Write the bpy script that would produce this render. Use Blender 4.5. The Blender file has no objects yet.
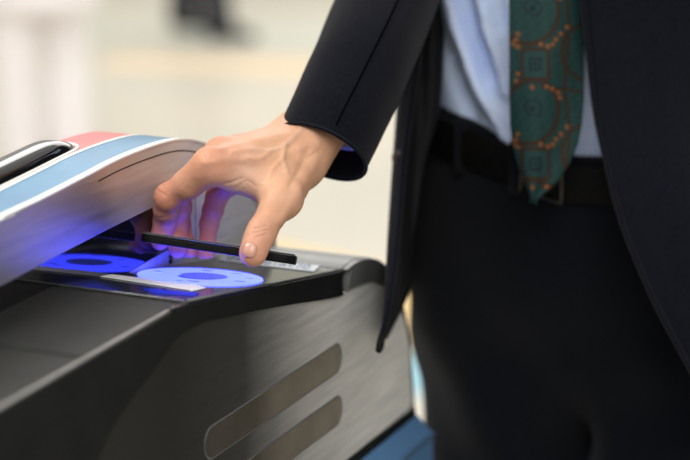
import bpy, bmesh, math, random
import numpy as np
from math import radians as R_, sin, cos, pi
from mathutils import Vector, Matrix
from mathutils.bvhtree import BVHTree
random.seed(4); rng = np.random.default_rng(4)
C = bpy.context.scene.collection

# ------------------------------------------------------------------ camera maths (used to survey real 3D positions)
F = 1882.0; PITCH = R_(14); CAM = np.array([0, 0, 1.40])
RX = np.array([1, 0, 0.]); FW = np.array([0, cos(PITCH), -sin(PITCH)]); UP = np.array([0, sin(PITCH), cos(PITCH)])
def P(px, py, d): return CAM + d * (FW + RX * (px - 345) / F - UP * (py - 230) / F)
def proj(p):
    q = np.asarray(p) - CAM; d = q @ FW
    return 345 + F * (q @ RX) / d, 230 - F * (q @ UP) / d
def floor_pt(px, py, z=0.0):
    r = P(px, py, 1) - CAM; t = (z - CAM[2]) / r[2]; return CAM + t * r
# gate frame: u along the gate, v across it (away from the aisle), z up
YAW = R_(24.4)
G = np.array([sin(YAW), cos(YAW), 0]); A = np.array([-cos(YAW), sin(YAW), 0])
O0 = P(264, 286, 1.475); O0[2] = 0
def L(px, py, v):
    r = P(px, py, 1) - CAM; t = ((O0 + A * v - CAM) @ A) / (r @ A); p = CAM + t * r
    return ((p - O0) @ G, p[2])
ZR0, ZS = 1.0006, -0.1607         # reader plane  z = ZR0 + ZS*u
def RP(px, py, lift=0.0):          # pixel -> (u,v,z) on reader plane
    r = P(px, py, 1) - CAM; n = UPZ - ZS * G
    p0 = O0 + UPZ * (ZR0 + lift)
    t = ((p0 - CAM) @ n) / (r @ n); p = CAM + t * r; q = p - O0
    return (q @ G, q @ A, p[2])
UPZ = np.array([0, 0, 1.])
GROT = math.atan2(G[1], G[0])

# ------------------------------------------------------------------ materials
def mat(name, col=(.5, .5, .5), rough=.5, metal=0., coat=0., emit=None, estr=0., spec=.5, **kw):
    m = bpy.data.materials.new(name); m.use_nodes = True
    b = m.node_tree.nodes['Principled BSDF']
    b.inputs['Base Color'].default_value = (*col, 1); b.inputs['Roughness'].default_value = rough
    b.inputs['Metallic'].default_value = metal; b.inputs['Coat Weight'].default_value = coat
    b.inputs['Specular IOR Level'].default_value = spec
    if emit: b.inputs['Emission Color'].default_value = (*emit, 1); b.inputs['Emission Strength'].default_value = estr
    for k, v in kw.items(): b.inputs[k.replace('_', ' ')].default_value = v
    return m
def N(m, t, **kw):
    n = m.node_tree.nodes.new(t)
    for k, v in kw.items():
        if hasattr(n, k): setattr(n, k, v)
        else: n.inputs[k].default_value = v
    return n
def bsdf(m): return m.node_tree.nodes['Principled BSDF']
def noise_col(m, c1, c2, scale=5., detail=3., lo=.35, hi=.65, stretch=None, bump=0., bscale=None, rough=None):
    nt = m.node_tree; lk = nt.links.new
    tc = N(m, 'ShaderNodeTexCoord'); mp = N(m, 'ShaderNodeMapping')
    if stretch: mp.inputs['Scale'].default_value = stretch
    lk(tc.outputs['Object'], mp.inputs['Vector'])
    nz = N(m, 'ShaderNodeTexNoise', Scale=scale, Detail=detail); lk(mp.outputs[0], nz.inputs['Vector'])
    cr = N(m, 'ShaderNodeValToRGB'); cr.color_ramp.elements[0].position = lo; cr.color_ramp.elements[1].position = hi
    cr.color_ramp.elements[0].color = (*c1, 1); cr.color_ramp.elements[1].color = (*c2, 1)
    lk(nz.outputs['Fac'], cr.inputs[0]); lk(cr.outputs[0], bsdf(m).inputs['Base Color'])
    if rough:
        mr = N(m, 'ShaderNodeMapRange'); mr.inputs['To Min'].default_value = rough[0]; mr.inputs['To Max'].default_value = rough[1]
        lk(nz.outputs['Fac'], mr.inputs['Value']); lk(mr.outputs[0], bsdf(m).inputs['Roughness'])
    if bump:
        n2 = N(m, 'ShaderNodeTexNoise', Scale=bscale or scale, Detail=4.); lk(mp.outputs[0], n2.inputs['Vector'])
        bp = N(m, 'ShaderNodeBump', Strength=bump, Distance=.002); lk(n2.outputs['Fac'], bp.inputs['Height']); lk(bp.outputs[0], bsdf(m).inputs['Normal'])
    return m
M = {}
M['black'] = noise_col(mat('black_plastic', rough=.55, spec=.16), (.006, .007, .007), (.010, .011, .0105), 60, bump=.05, bscale=900)
M['bezel'] = noise_col(mat('bezel_plastic', rough=.5, spec=.14), (.004, .005, .0055), (.007, .008, .0085), 30)
M['top'] = noise_col(mat('satin_top', rough=.45, spec=.2), (.012, .013, .012), (.018, .019, .0175), 25, bump=.08, bscale=1200)
M['glass'] = noise_col(mat('reader_glass', rough=.12, coat=.3), (.022, .026, .024), (.030, .034, .031), 20)
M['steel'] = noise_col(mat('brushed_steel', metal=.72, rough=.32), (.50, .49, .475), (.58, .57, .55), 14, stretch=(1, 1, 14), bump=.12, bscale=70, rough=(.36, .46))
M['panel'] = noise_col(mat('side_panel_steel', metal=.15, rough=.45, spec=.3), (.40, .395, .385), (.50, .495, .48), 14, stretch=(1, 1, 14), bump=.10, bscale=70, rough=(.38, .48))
def paint_reflection(m, stops):      # paints a dark-to-light reflection into the base colour along the gate
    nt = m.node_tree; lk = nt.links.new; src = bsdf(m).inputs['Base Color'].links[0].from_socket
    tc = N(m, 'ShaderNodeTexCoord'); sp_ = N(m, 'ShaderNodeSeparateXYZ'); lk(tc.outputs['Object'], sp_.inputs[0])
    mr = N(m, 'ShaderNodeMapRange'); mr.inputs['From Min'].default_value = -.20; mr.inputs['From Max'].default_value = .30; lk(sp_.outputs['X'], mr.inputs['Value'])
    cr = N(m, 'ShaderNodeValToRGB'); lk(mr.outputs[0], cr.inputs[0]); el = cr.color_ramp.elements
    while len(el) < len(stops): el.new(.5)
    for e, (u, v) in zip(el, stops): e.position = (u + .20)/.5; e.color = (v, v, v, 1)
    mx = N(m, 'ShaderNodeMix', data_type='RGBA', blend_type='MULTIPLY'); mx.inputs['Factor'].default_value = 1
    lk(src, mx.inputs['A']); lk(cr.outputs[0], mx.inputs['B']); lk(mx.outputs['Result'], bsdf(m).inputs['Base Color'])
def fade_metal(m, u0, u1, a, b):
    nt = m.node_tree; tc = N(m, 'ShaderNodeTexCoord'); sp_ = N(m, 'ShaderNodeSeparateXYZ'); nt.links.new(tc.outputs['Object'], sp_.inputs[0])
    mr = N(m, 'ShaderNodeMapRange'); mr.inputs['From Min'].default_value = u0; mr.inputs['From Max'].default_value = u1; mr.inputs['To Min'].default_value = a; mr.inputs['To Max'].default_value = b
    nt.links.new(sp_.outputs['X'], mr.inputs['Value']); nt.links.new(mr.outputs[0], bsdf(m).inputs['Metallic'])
fade_metal(M['steel'], -.06, .05, 1.0, .12); paint_reflection(M['steel'], [(-.10, 1.), (.02, 1.), (.08, 1.4)])  # far end of hood steel painted lighter and less metallic, imitating reflected light
paint_reflection(M['panel'], [(-.15, .02), (-.04, .08), (.01, .34), (.08, .90), (.25, 1.75)])  # dark reflection and bright far end painted into the side panel
M['rim'] = noise_col(mat('grey_rim', metal=.6, rough=.4), (.17, .175, .17), (.22, .225, .22), 20)
M['lip'] = noise_col(mat('steel_lip', metal=1., rough=.35), (.42, .41, .40), (.5, .49, .48), 30)
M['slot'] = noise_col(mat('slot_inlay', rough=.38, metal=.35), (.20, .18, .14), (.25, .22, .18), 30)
paint_reflection(M['slot'], [(-.10, .22), (-.02, .32), (.012, .75), (.14, 1.25)])  # slot inlays carry the same painted reflection
M['gloss'] = noise_col(mat('gloss_black', rough=.06, coat=.6), (.004, .004, .005), (.006, .006, .008), 10)
M['white'] = noise_col(mat('white_trim', rough=.4), (.72, .72, .70), (.80, .79, .77), 30)
M['blue'] = noise_col(mat('blue_stripe', rough=.3), (.014, .155, .32), (.022, .19, .36), 22)
M['red'] = noise_col(mat('red_stripe', rough=.32), (.56, .095, .10), (.62, .12, .125), 22)
M['plinth'] = noise_col(mat('blue_plinth', rough=.3), (.085, .19, .37), (.10, .22, .41), 12)
M['plinthl'] = noise_col(mat('blue_edge', rough=.25), (.16, .30, .50), (.20, .34, .55), 12)
M['ring'] = mat('ring_light', (.1, .12, .5), .25, emit=(.030, .042, 1.0), estr=9.5)
M['core'] = mat('ring_core', (.03, .05, .4), .2, emit=(.06, .09, .80), estr=1.0)
M['mark'] = mat('ring_mark', (.05, .08, .5), .3, emit=(.10, .14, .9), estr=1.4)
M['blue_patch'] = mat('blue_mark', (.003, .02, .35), .25, emit=(.0, .02, .5), estr=.25)
M['labelw'] = noise_col(mat('label_white', rough=.35), (.70, .76, .84), (.76, .82, .88), 40)
M['labelb'] = mat('label_ink', (.02, .10, .30), .4)
M['suit'] = None
def suit(name, a, b):
    m = mat(name, rough=.9, spec=.08); noise_col(m, a, b, 260, bump=.35, bscale=1500)
    bsdf(m).inputs['Sheen Weight'].default_value = .06; bsdf(m).inputs['Sheen Roughness'].default_value = .5
    return m
M['suit'] = suit('navy_wool', (.0025, .0032, .0066), (.0043, .0053, .0100))
M['trouser'] = suit('trouser_wool', (.0028, .0037, .0060), (.0046, .0058, .0090))
M['lining'] = noise_col(mat('lining', rough=.7, spec=.2), (.004, .004, .0045), (.007, .007, .008), 80)
M['seam'] = mat('seam_dark', (.0015, .0018, .003), .9, spec=0.)
M['button'] = noise_col(mat('button_brown', rough=.35), (.04, .025, .016), (.075, .045, .03), 300)
M['shirt'] = noise_col(mat('shirt_cotton', rough=.8, spec=.2), (.58, .70, .95), (.64, .75, .97), 60, bump=.2, bscale=1400)
M['belt'] = noise_col(mat('belt_leather', rough=.6, spec=.10), (.002, .002, .002), (.004, .0035, .003), 150)
M['chrome'] = mat('buckle_metal', (.16, .14, .11), .35, 1.)
M['phone'] = mat('phone_black', (.002, .002, .0025), .4, spec=.12)
M['screen'] = mat('phone_glass', (.004, .004, .005), .05, coat=1.)
M['pedge'] = mat('phone_edge', (.22, .22, .23), .25, .5)
M['nail'] = mat('nail', (.58, .31, .23), .28, coat=.25, Subsurface_Weight=.15)
M['nail'].node_tree.nodes['Principled BSDF'].inputs['Subsurface Radius'].default_value = (.003, .0015, .001)
def skin_mat():
    m = mat('skin', rough=.48, spec=.4); nt = m.node_tree; lk = nt.links.new
    at = N(m, 'ShaderNodeAttribute'); at.attribute_name = 'tint'
    tc = N(m, 'ShaderNodeTexCoord'); nz = N(m, 'ShaderNodeTexNoise', Scale=70., Detail=5.); lk(tc.outputs['Object'], nz.inputs['Vector'])
    mr = N(m, 'ShaderNodeMapRange'); mr.inputs['To Min'].default_value = .86; mr.inputs['To Max'].default_value = 1.14; lk(nz.outputs['Fac'], mr.inputs['Value'])
    mx = N(m, 'ShaderNodeMix', data_type='RGBA', blend_type='MULTIPLY'); mx.inputs['Factor'].default_value = 1
    lk(at.outputs['Color'], mx.inputs['A']); lk(mr.outputs[0], mx.inputs['B']); lk(mx.outputs['Result'], bsdf(m).inputs['Base Color'])
    b = bsdf(m); b.inputs['Subsurface Weight'].default_value = .18; b.inputs['Subsurface Radius'].default_value = (.006, .0025, .0014); b.inputs['Subsurface Scale'].default_value = 1
    vo = N(m, 'ShaderNodeTexVoronoi', Scale=900.); lk(tc.outputs['Object'], vo.inputs['Vector'])
    n2 = N(m, 'ShaderNodeTexNoise', Scale=260., Detail=3.); lk(tc.outputs['Object'], n2.inputs['Vector'])
    b1 = N(m, 'ShaderNodeBump', Strength=.12, Distance=.0006); lk(vo.outputs['Distance'], b1.inputs['Height'])
    b2 = N(m, 'ShaderNodeBump', Strength=.3, Distance=.0015); lk(n2.outputs['Fac'], b2.inputs['Height']); lk(b1.outputs[0], b2.inputs['Normal'])
    lk(b2.outputs[0], b.inputs['Normal'])
    return m
M['skin'] = skin_mat()

# ------------------------------------------------------------------ object helpers
def link_mesh(name, me, m, parent=None, smooth=True):
    o = bpy.data.objects.new(name, me); C.objects.link(o)
    if m: me.materials.append(m)
    if parent: o.parent = parent
    if smooth: me.polygons.foreach_set('use_smooth', [True] * len(me.polygons))
    return o
def from_py(name, vs, fs, m, parent=None, smooth=True):
    me = bpy.data.meshes.new(name); me.from_pydata([tuple(map(float, v)) for v in vs], [], fs); me.update()
    return link_mesh(name, me, m, parent, smooth)
def tag(o, label=None, cat=None, group=None, kind=None):
    if label: o['label'] = label
    if cat: o['category'] = cat
    if group: o['group'] = group
    if kind: o['kind'] = kind
    return o
def bevel(o, w, seg=3, ang=35):
    b = o.modifiers.new('bevel', 'BEVEL'); b.width = w; b.segments = seg; b.limit_method = 'ANGLE'; b.angle_limit = R_(ang)
    b.harden_normals = False
    return o
def wn(o):
    o.modifiers.new('wn', 'WEIGHTED_NORMAL'); return o
def extrude(name, prof, v0, v1, m, parent, bw=0., seg=3):
    """closed (u,z) outline extruded across the gate"""
    n = len(prof)
    vs = [(u, v0, z) for u, z in prof] + [(u, v1, z) for u, z in prof]
    fs = [tuple(range(n)), tuple(reversed(range(n, 2 * n)))] + [(i, i + n, (i + 1) % n + n, (i + 1) % n) for i in range(n)]
    o = from_py(name, vs, fs, m, parent)
    bm = bmesh.new(); bm.from_mesh(o.data); bmesh.ops.recalc_face_normals(bm, faces=bm.faces)
    bmesh.ops.triangulate(bm, faces=[f for f in bm.faces if len(f.verts) > 4]) if not bw else None
    bm.to_mesh(o.data); bm.free()
    if bw: bevel(o, bw, seg)
    es = o.modifiers.new('wn', 'WEIGHTED_NORMAL'); es.keep_sharp = True
    try: o.data.set_sharp_from_angle(angle=R_(32))
    except Exception: pass
    return o
def strip(name, prof, v0, v1, th, m, parent, nv=1):
    """open (u,z) line swept across v0..v1 with thickness th upward"""
    pr = np.array(prof); t = np.gradient(pr, axis=0); t /= np.linalg.norm(t, axis=1)[:, None]
    nrm = np.stack([-t[:, 1], t[:, 0]], 1); nrm *= np.where(nrm[:, 1:2].sum() < 0, -1, 1)
    up = pr + nrm * th; n = len(pr)
    vs = [(u, v0, z) for u, z in pr] + [(u, v1, z) for u, z in pr] + [(u, v0, z) for u, z in up] + [(u, v1, z) for u, z in up]
    fs = []
    for i in range(n - 1):
        fs += [(i, i + 1, n + i + 1, n + i), (2*n+i, 3*n+i, 3*n+i+1, 2*n+i+1), (i, 2*n+i, 2*n+i+1, i+1), (n+i, n+i+1, 3*n+i+1, 3*n+i)]
    fs += [(0, n, 3*n, 2*n), (n-1, 3*n-1, 4*n-1, 2*n-1)]
    o = from_py(name, vs, fs, m, parent)
    bm = bmesh.new(); bm.from_mesh(o.data); bmesh.ops.recalc_face_normals(bm, faces=bm.faces); bm.to_mesh(o.data); bm.free()
    o.data.set_sharp_from_angle(angle=R_(40)); return o
def catmull(pts, k=8):
    p = np.array(pts, float); p = np.vstack([2*p[0]-p[1], p, 2*p[-1]-p[-2]]); out = []
    for i in range(1, len(p) - 2):
        for j in range(k):
            t = j / k
            out.append(.5 * ((2*p[i]) + (-p[i-1]+p[i+1])*t + (2*p[i-1]-5*p[i]+4*p[i+1]-p[i+2])*t*t + (-p[i-1]+3*p[i]-3*p[i+1]+p[i+2])*t**3))
    out.append(p[-2]); return np.array(out)
def tube(name, pts, rad, m, parent=None, n=10, cap=True):
    pts = [Vector(p) for p in pts]; rad = rad if hasattr(rad, '__len__') else [rad]*len(pts)
    vs, fs = [], []; ref = None
    for i, p in enumerate(pts):
        t = (pts[min(i+1, len(pts)-1)] - pts[max(i-1, 0)]).normalized()
        if ref is None: ref = t.orthogonal().normalized()
        ref = (ref - t*ref.dot(t)).normalized(); b = t.cross(ref)
        for k in range(n):
            a_ = 2*pi*k/n; vs.append(p + (ref*cos(a_) + b*sin(a_))*rad[i])
    for i in range(len(pts)-1):
        for k in range(n): fs.append((i*n+k, i*n+(k+1) % n, (i+1)*n+(k+1) % n, (i+1)*n+k))
    if cap: fs += [tuple(reversed(range(n))), tuple(range((len(pts)-1)*n, len(pts)*n))]
    return from_py(name, vs, fs, m, parent)

# ------------------------------------------------------------------ signed-distance modelling
def sd_cap(p, a, b, ra, rb):
    a = np.asarray(a, np.float32); b = np.asarray(b, np.float32); ba = b - a
    t = np.clip(((p - a) @ ba) / max(float(ba @ ba), 1e-9), 0, 1)
    return np.linalg.norm(p - a - t[:, None]*ba, axis=1) - (ra + (rb - ra)*t)
def sd_ell(p, c, r, rot=None):
    q = p - np.asarray(c, np.float32)
    if rot is not None: q = q @ np.asarray(rot, np.float32)
    r = np.asarray(r, np.float32); k0 = np.linalg.norm(q / r, axis=1); k1 = np.linalg.norm(q / (r*r), axis=1)
    return k0*(k0 - 1)/np.maximum(k1, 1e-6)
def smin(a, b, k):
    h = np.maximum(k - np.abs(a - b), 0)/k; return np.minimum(a, b) - h*h*k*.25
def smax(a, b, k): return -smin(-a, -b, k)
def nets(f, lo, hi, h):
    lo = np.array(lo, float); hi = np.array(hi, float); n = np.ceil((hi - lo)/h).astype(int) + 1
    xs = [lo[i] + h*np.arange(n[i]) for i in range(3)]
    return nets_grid(sample(f, xs), xs)
def sample(f, xs):
    n = [len(x) for x in xs]
    V = np.empty(n, np.float32)
    step = max(1, int(400000/(n[1]*n[2])))
    YY, ZZ = np.meshgrid(xs[1], xs[2], indexing='ij')
    for i in range(0, n[0], step):
        xx = xs[0][i:i+step]; m = len(xx)
        pts = np.empty((m, n[1], n[2], 3), np.float32)
        pts[..., 0] = xx[:, None, None]; pts[..., 1] = YY; pts[..., 2] = ZZ
        V[i:i+m] = f(pts.reshape(-1, 3)).reshape(m, n[1], n[2])
    return V
def nets_grid(V, xs):
    n = np.array(V.shape)
    S = V < 0; cn = tuple(n - 1)
    acc = np.zeros(cn + (3,), np.float32); cnt = np.zeros(cn, np.float32)
    for ax in range(3):
        o1, o2 = [i for i in range(3) if i != ax]
        s0 = [slice(None)]*3; s1 = [slice(None)]*3; s0[ax] = slice(0, -1); s1[ax] = slice(1, None)
        a_, b_ = V[tuple(s0)], V[tuple(s1)]; cr = S[tuple(s0)] != S[tuple(s1)]
        t = np.where(cr, a_/np.where(cr, a_ - b_, 1), 0)
        for d1 in (0, 1):
            for d2 in (0, 1):
                q = [slice(None)]*3; q[o1] = slice(d1, n[o1]-1+d1); q[o2] = slice(d2, n[o2]-1+d2); q = tuple(q)
                c_, t_ = cr[q], t[q]; cnt += c_
                acc[..., ax] += np.where(c_, t_, 0); acc[..., o1] += c_*d1; acc[..., o2] += c_*d2
    act = cnt > 0; idx = -np.ones(cn, np.int64); idx[act] = np.arange(act.sum())
    ijk = np.argwhere(act); gi = ijk + acc[act]/cnt[act][:, None]; verts = np.stack([np.interp(gi[:, i], np.arange(n[i]), xs[i]) for i in range(3)], 1)
    faces = []
    for ax in range(3):
        o1, o2 = [(1, 2), (2, 0), (0, 1)][ax]
        s0 = [slice(None)]*3; s1 = [slice(None)]*3; s0[ax] = slice(0, -1); s1[ax] = slice(1, None)
        cr = S[tuple(s0)] != S[tuple(s1)]; sg = S[tuple(s0)]
        e = np.argwhere(cr); ok = (e[:, o1] > 0) & (e[:, o2] > 0) & (e[:, o1] < n[o1]-1) & (e[:, o2] < n[o2]-1); e = e[ok]
        sgn = sg[tuple(e.T)]
        def at(d1, d2):
            q = e.copy(); q[:, o1] -= d1; q[:, o2] -= d2; return idx[tuple(q.T)]
        qd = np.stack([at(1, 1), at(0, 1), at(0, 0), at(1, 0)], 1)
        qd[~sgn] = qd[~sgn][:, ::-1]; faces.append(qd)
    return verts, np.vstack(faces)
def np_mesh(name, verts, faces):
    me = bpy.data.meshes.new(name); me.vertices.add(len(verts)); me.vertices.foreach_set('co', np.asarray(verts, np.float32).ravel())
    me.loops.add(len(faces)*4); me.loops.foreach_set('vertex_index', np.asarray(faces, np.int32).ravel())
    me.polygons.add(len(faces)); me.polygons.foreach_set('loop_start', np.arange(0, len(faces)*4, 4, dtype=np.int32))
    me.update(calc_edges=True); me.validate(); return me
def sdf_obj(name, f, lo, hi, h, m, parent=None):
    v, q = nets(f, lo, hi, h); return link_mesh(name, np_mesh(name, v, q), m, parent)
def laplace(v, q, it, lam=.5):
    e = np.vstack([q[:, [0, 1]], q[:, [1, 2]], q[:, [2, 3]], q[:, [3, 0]]]); n = len(v)
    for _ in range(it):
        s = np.zeros_like(v); c = np.zeros(n)
        for k in range(3): s[:, k] = np.bincount(e[:, 0], v[e[:, 1], k], n) + np.bincount(e[:, 1], v[e[:, 0], k], n)
        c = np.bincount(e[:, 0], minlength=n) + np.bincount(e[:, 1], minlength=n)
        v = v*(1-lam) + lam*s/np.maximum(c, 1)[:, None]
    return v
#@@GATE
# ================================================================== THE TICKET GATE
gate = bpy.data.objects.new('ticket_gate', None); C.objects.link(gate)
gate.location = tuple(O0); gate.rotation_euler = (0, 0, GROT)
tag(gate, 'black and steel ticket gate with a glowing blue card reader and a striped arched hood', 'ticket gate')
W = .112; HV = W + .076      # hood plane and far side of the hood
top = [(-.95, 1.003), (-.3586, 1.0148), (-.145, 1.0206), (-.1245, 1.0190), (.1400, .9781), (.1495, .9772), (.165, .9790), (.185, .9775), (.2116, .9713),
       (.232, .9610), (.250, .9470), (.2646, .9300), (.280, .9040), (.292, .8700), (.300, .835), (.304, .80)]
# cabinet body
extrude('cabinet_body', [(-.95, .80)] + [(u, z - .0015) for u, z in top], .002, W + .0, M['black'], gate, .0025)
# near side skin: bezel band following the top edge
def inset(prof, d):
    pr = np.array(prof); t = np.gradient(pr, axis=0); t /= np.linalg.norm(t, axis=1)[:, None]
    nn = np.stack([t[:, 1], -t[:, 0]], 1); return [tuple(x) for x in pr + nn*d]
topf = [tuple(x) for x in catmull(top[2:], 5)]
bz = [p for p in topf if p[0] < .150] 
steel_top = [L(200, 321, 0), L(226, 316, 0), L(250, 310.5, 0), L(290, 303.5, 0), L(333, 297, 0), L(345, 290, 0), L(358, 284, 0), L(370, 281.5, 0), L(383, 287, 0), L(395, 303, 0), L(402, 322, 0), L(406, 342, 0), L(410, 400, 0)]
steel_top = [(u, z) for u, z in steel_top]
st = [tuple(x) for x in catmull(steel_top, 4)]
arch_start = next(i for i, p in enumerate(st) if p[0] > .1485)
tstart = next(i for i, p in enumerate(topf) if p[0] > .1485)
left_curve = [tuple(x) for x in catmull([L(88, 470, 0), L(112, 420, 0), L(150, 368, 0), L(174, 336, 0), L(200, 321, 0)], 4)]
# bezel: everything near side between top line and steel, left of groove
bezel_poly = topf[:tstart] + [(topf[tstart-1][0] + .001, st[arch_start-1][1])] + st[:arch_start][::-1] + left_curve[::-1][1:] + [(L(88, 470, 0)[0] - .02, .80), (-.95, .80), (-.95, 1.003), (-.3586, 1.0148)]
def plate(name, poly, v0, v1, m, parent, bw=0.):
    from mathutils.geometry import delaunay_2d_cdt
    cl = [poly[0]]
    for q in poly[1:]:
        if math.hypot(q[0]-cl[-1][0], q[1]-cl[-1][1]) > 8e-4: cl.append(q)
    if math.hypot(cl[0][0]-cl[-1][0], cl[0][1]-cl[-1][1]) < 8e-4: cl.pop()
    vv, _, ff, _, _, _ = delaunay_2d_cdt([Vector(q) for q in cl], [], [list(range(len(cl)))], 1, 1e-7)
    bm = bmesh.new(); bv_ = [bm.verts.new((q[0], v0, q[1])) for q in vv]
    for f_ in ff: bm.faces.new([bv_[k] for k in f_])
    bmesh.ops.recalc_face_normals(bm, faces=bm.faces[:])
    r = bmesh.ops.extrude_face_region(bm, geom=bm.faces[:]); bmesh.ops.translate(bm, verts=[e for e in r['geom'] if isinstance(e, bmesh.types.BMVert)], vec=(0, v1 - v0, 0))
    bmesh.ops.recalc_face_normals(bm, faces=bm.faces[:])
    me = bpy.data.meshes.new(name); bm.to_mesh(me); bm.free(); o = link_mesh(name, me, m, parent, False)
    if bw: bevel(o, bw, 2, 60)
    return o
plate('bezel', bezel_poly, -.004, .003, M['bezel'], gate, .002)
arch_poly = topf[tstart:] + [(.3055, .80), st[-1]] + st[arch_start:][::-1]
plate('end_cover', [(u + .0006, z) for u, z in arch_poly], -.004, .003, M['rim'], gate, .002)
# end cover top skin across the gate
strip('end_cover_top', [(u+.0006, z-.001) for u, z in topf[tstart:]], .002, W, .0016, M['rim'], gate)
# steel side panel
panel = [L(88, 470, 0)] + left_curve[1:] + st[1:] + [(.3015, .803), (.10, .803)]
panel[0] = (panel[0][0] - .02, .803)
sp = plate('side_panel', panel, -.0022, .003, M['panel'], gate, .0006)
def rounded_slot(u0, u1, z0, z1, name, parent):
    r = (z1 - z0)/2; zc = (z0+z1)/2; pts = []
    for k in range(13): t = -pi/2 + pi*k/12; pts.append((u1 - r*.9 + r*.9*cos(t), zc + r*sin(t)))
    for k in range(13): t = pi/2 + pi*k/12; pts.append((u0 + r*.9 + r*.9*cos(t), zc + r*sin(t)))
    f = plate(name, [(zc_u, z) for zc_u, z in pts], -.0028, -.001, M['rim'], parent)
    ins = [(((u-(u0+u1)/2)*.991+(u0+u1)/2), (z-zc)*.90+zc) for u, z in pts]
    plate('inlay', ins, -.0033, -.0022, M['slot'], f); return f
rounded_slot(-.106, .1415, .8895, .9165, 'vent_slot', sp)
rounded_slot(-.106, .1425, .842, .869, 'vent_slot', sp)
# near sloping top cover and reader plate
def lid(name, u0, u1, v0, v1, m, z, th=.0018, nn=1):
    return extrude(name, [(u0, z(u0) - .004), (u1, z(u1) - .004), (u1, z(u1) + th), (u0, z(u0) + th)], v0, v1, m, gate, .0008, 2)
znear = lambda u: 1.0148 + (u + .3586)*.0272
zread = lambda u: ZR0 + ZS*u
lid('top_cover', -.95, -.262, .0015, W, M['top'], znear, .0006)
lid('top_cover', -.259, -.132, .0015, W, M['top'], znear, .0006)
rd = lid('card_reader', -.1225, .1450, .002, W - .001, M['glass'], zread, .0006)
# light edge along the near corner of the top
tube('edge_trim', [(u, -.0005, z + .0002) for u, z in top[:3]] + [(-.1245, -.0005, 1.0195)], .0016, M['lip'], gate, 8)
tube('reader_edge', [(u, -.0005, zread(u) + .0006) for u in np.linspace(-.1225, .144, 6)], .0011, M['rim'], gate, 8)
# glowing disc
cu, cv, cz = RP(200.5, 278)
def disc(name, cu, cv, r0, r1, m, lift, parent, n=64, th=.0008):
    vs, fs = [], []
    for z in (0, th):
        for k in range(n):
            t = 2*pi*k/n
            for r in (r0, r1): vs.append((cu + r*1.06*cos(t), cv + r*sin(t), zread(cu + r*1.06*cos(t)) + lift + z))
    b = 2*n
    for k in range(n):
        j = (k+1) % n
        fs += [(b+2*k, b+2*k+1, b+2*j+1, b+2*j), (2*k+1, 2*j+1, b+2*j+1, b+2*k+1)]
        if r0 > 0: fs += [(2*k, b+2*k, b+2*j, 2*j)]
    o = from_py(name, vs, fs, m, parent, False)
    bm = bmesh.new(); bm.from_mesh(o.data); bmesh.ops.remove_doubles(bm, verts=bm.verts, dist=1e-6); bmesh.ops.recalc_face_normals(bm, faces=bm.faces); bm.to_mesh(o.data); bm.free(); return o
RD = .0492
ring = disc('light_ring', cu, cv, .0185, RD, M['ring'], .0006, rd); ring['label'] = 'glowing white-blue ring of the card reader'
disc('ring_center', cu + .004, cv - .001, 0.0001, .0185, M['core'], .0008, rd)
marks = []
vs, fs = [], []
for (ang, rr, wu, wv) in [(200, .036, .004, .006), (185, .040, .003, .004), (20, .036, .005, .005), (340, .040, .003, .005), (95, .037, .004, .004), (265, .037, .004, .005), (300, .039, .003, .004)]:
    a_ = R_(ang); mu, mv = cu + rr*cos(a_), cv + rr*sin(a_); b = len(vs)
    for su, sv in ((-1, -1), (1, -.6), (.6, 1), (-1, .7)): vs.append((mu+su*wu, mv+sv*wv, zread(mu+su*wu) + .0018))
    from_py('ring_print', vs[b:], [(0, 1, 2, 3)], M['mark'], ring, False)
# printed items and a blue patch on the reader plate
def decal(name, pix, m, parent, lift=.0010, th=.0004):
    q = [RP(x, y) for x, y in pix]; n = len(q)
    vs = [(u, v, zread(u) + lift) for u, v, z in q] + [(u, v, zread(u) + lift + th) for u, v, z in q]
    fs = [tuple(range(n, 2*n))] + [(i, (i+1) % n, (i+1) % n + n, i+n) for i in range(n)]
    o = from_py(name, vs, fs, m, parent, False)
    bm = bmesh.new(); bm.from_mesh(o.data); bmesh.ops.recalc_face_normals(bm, faces=bm.faces); bm.to_mesh(o.data); bm.free(); return o
ar = decal('arrow_mark', [(98.5, 277.6), (108, 275.4), (192, 285.8), (192.5, 284.8), (206, 289.5), (190.5, 293), (190, 291.8)], M['white'], rd, .0010); ar['label'] = 'white arrow bar printed beside the ring'
decal('blue_mark', [(143, 289.5), (199, 294), (194, 297.5), (152, 294.5)], M['blue_patch'], rd, .0008)  # plain blue patch, faintly emissive
lab = decal('label', [(217.5, 261.4), (226, 255.2), (320.5, 266.4), (313.5, 273.0)], M['labelw'], rd, .0010); lab['label'] = 'white label with blue characters'
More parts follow.
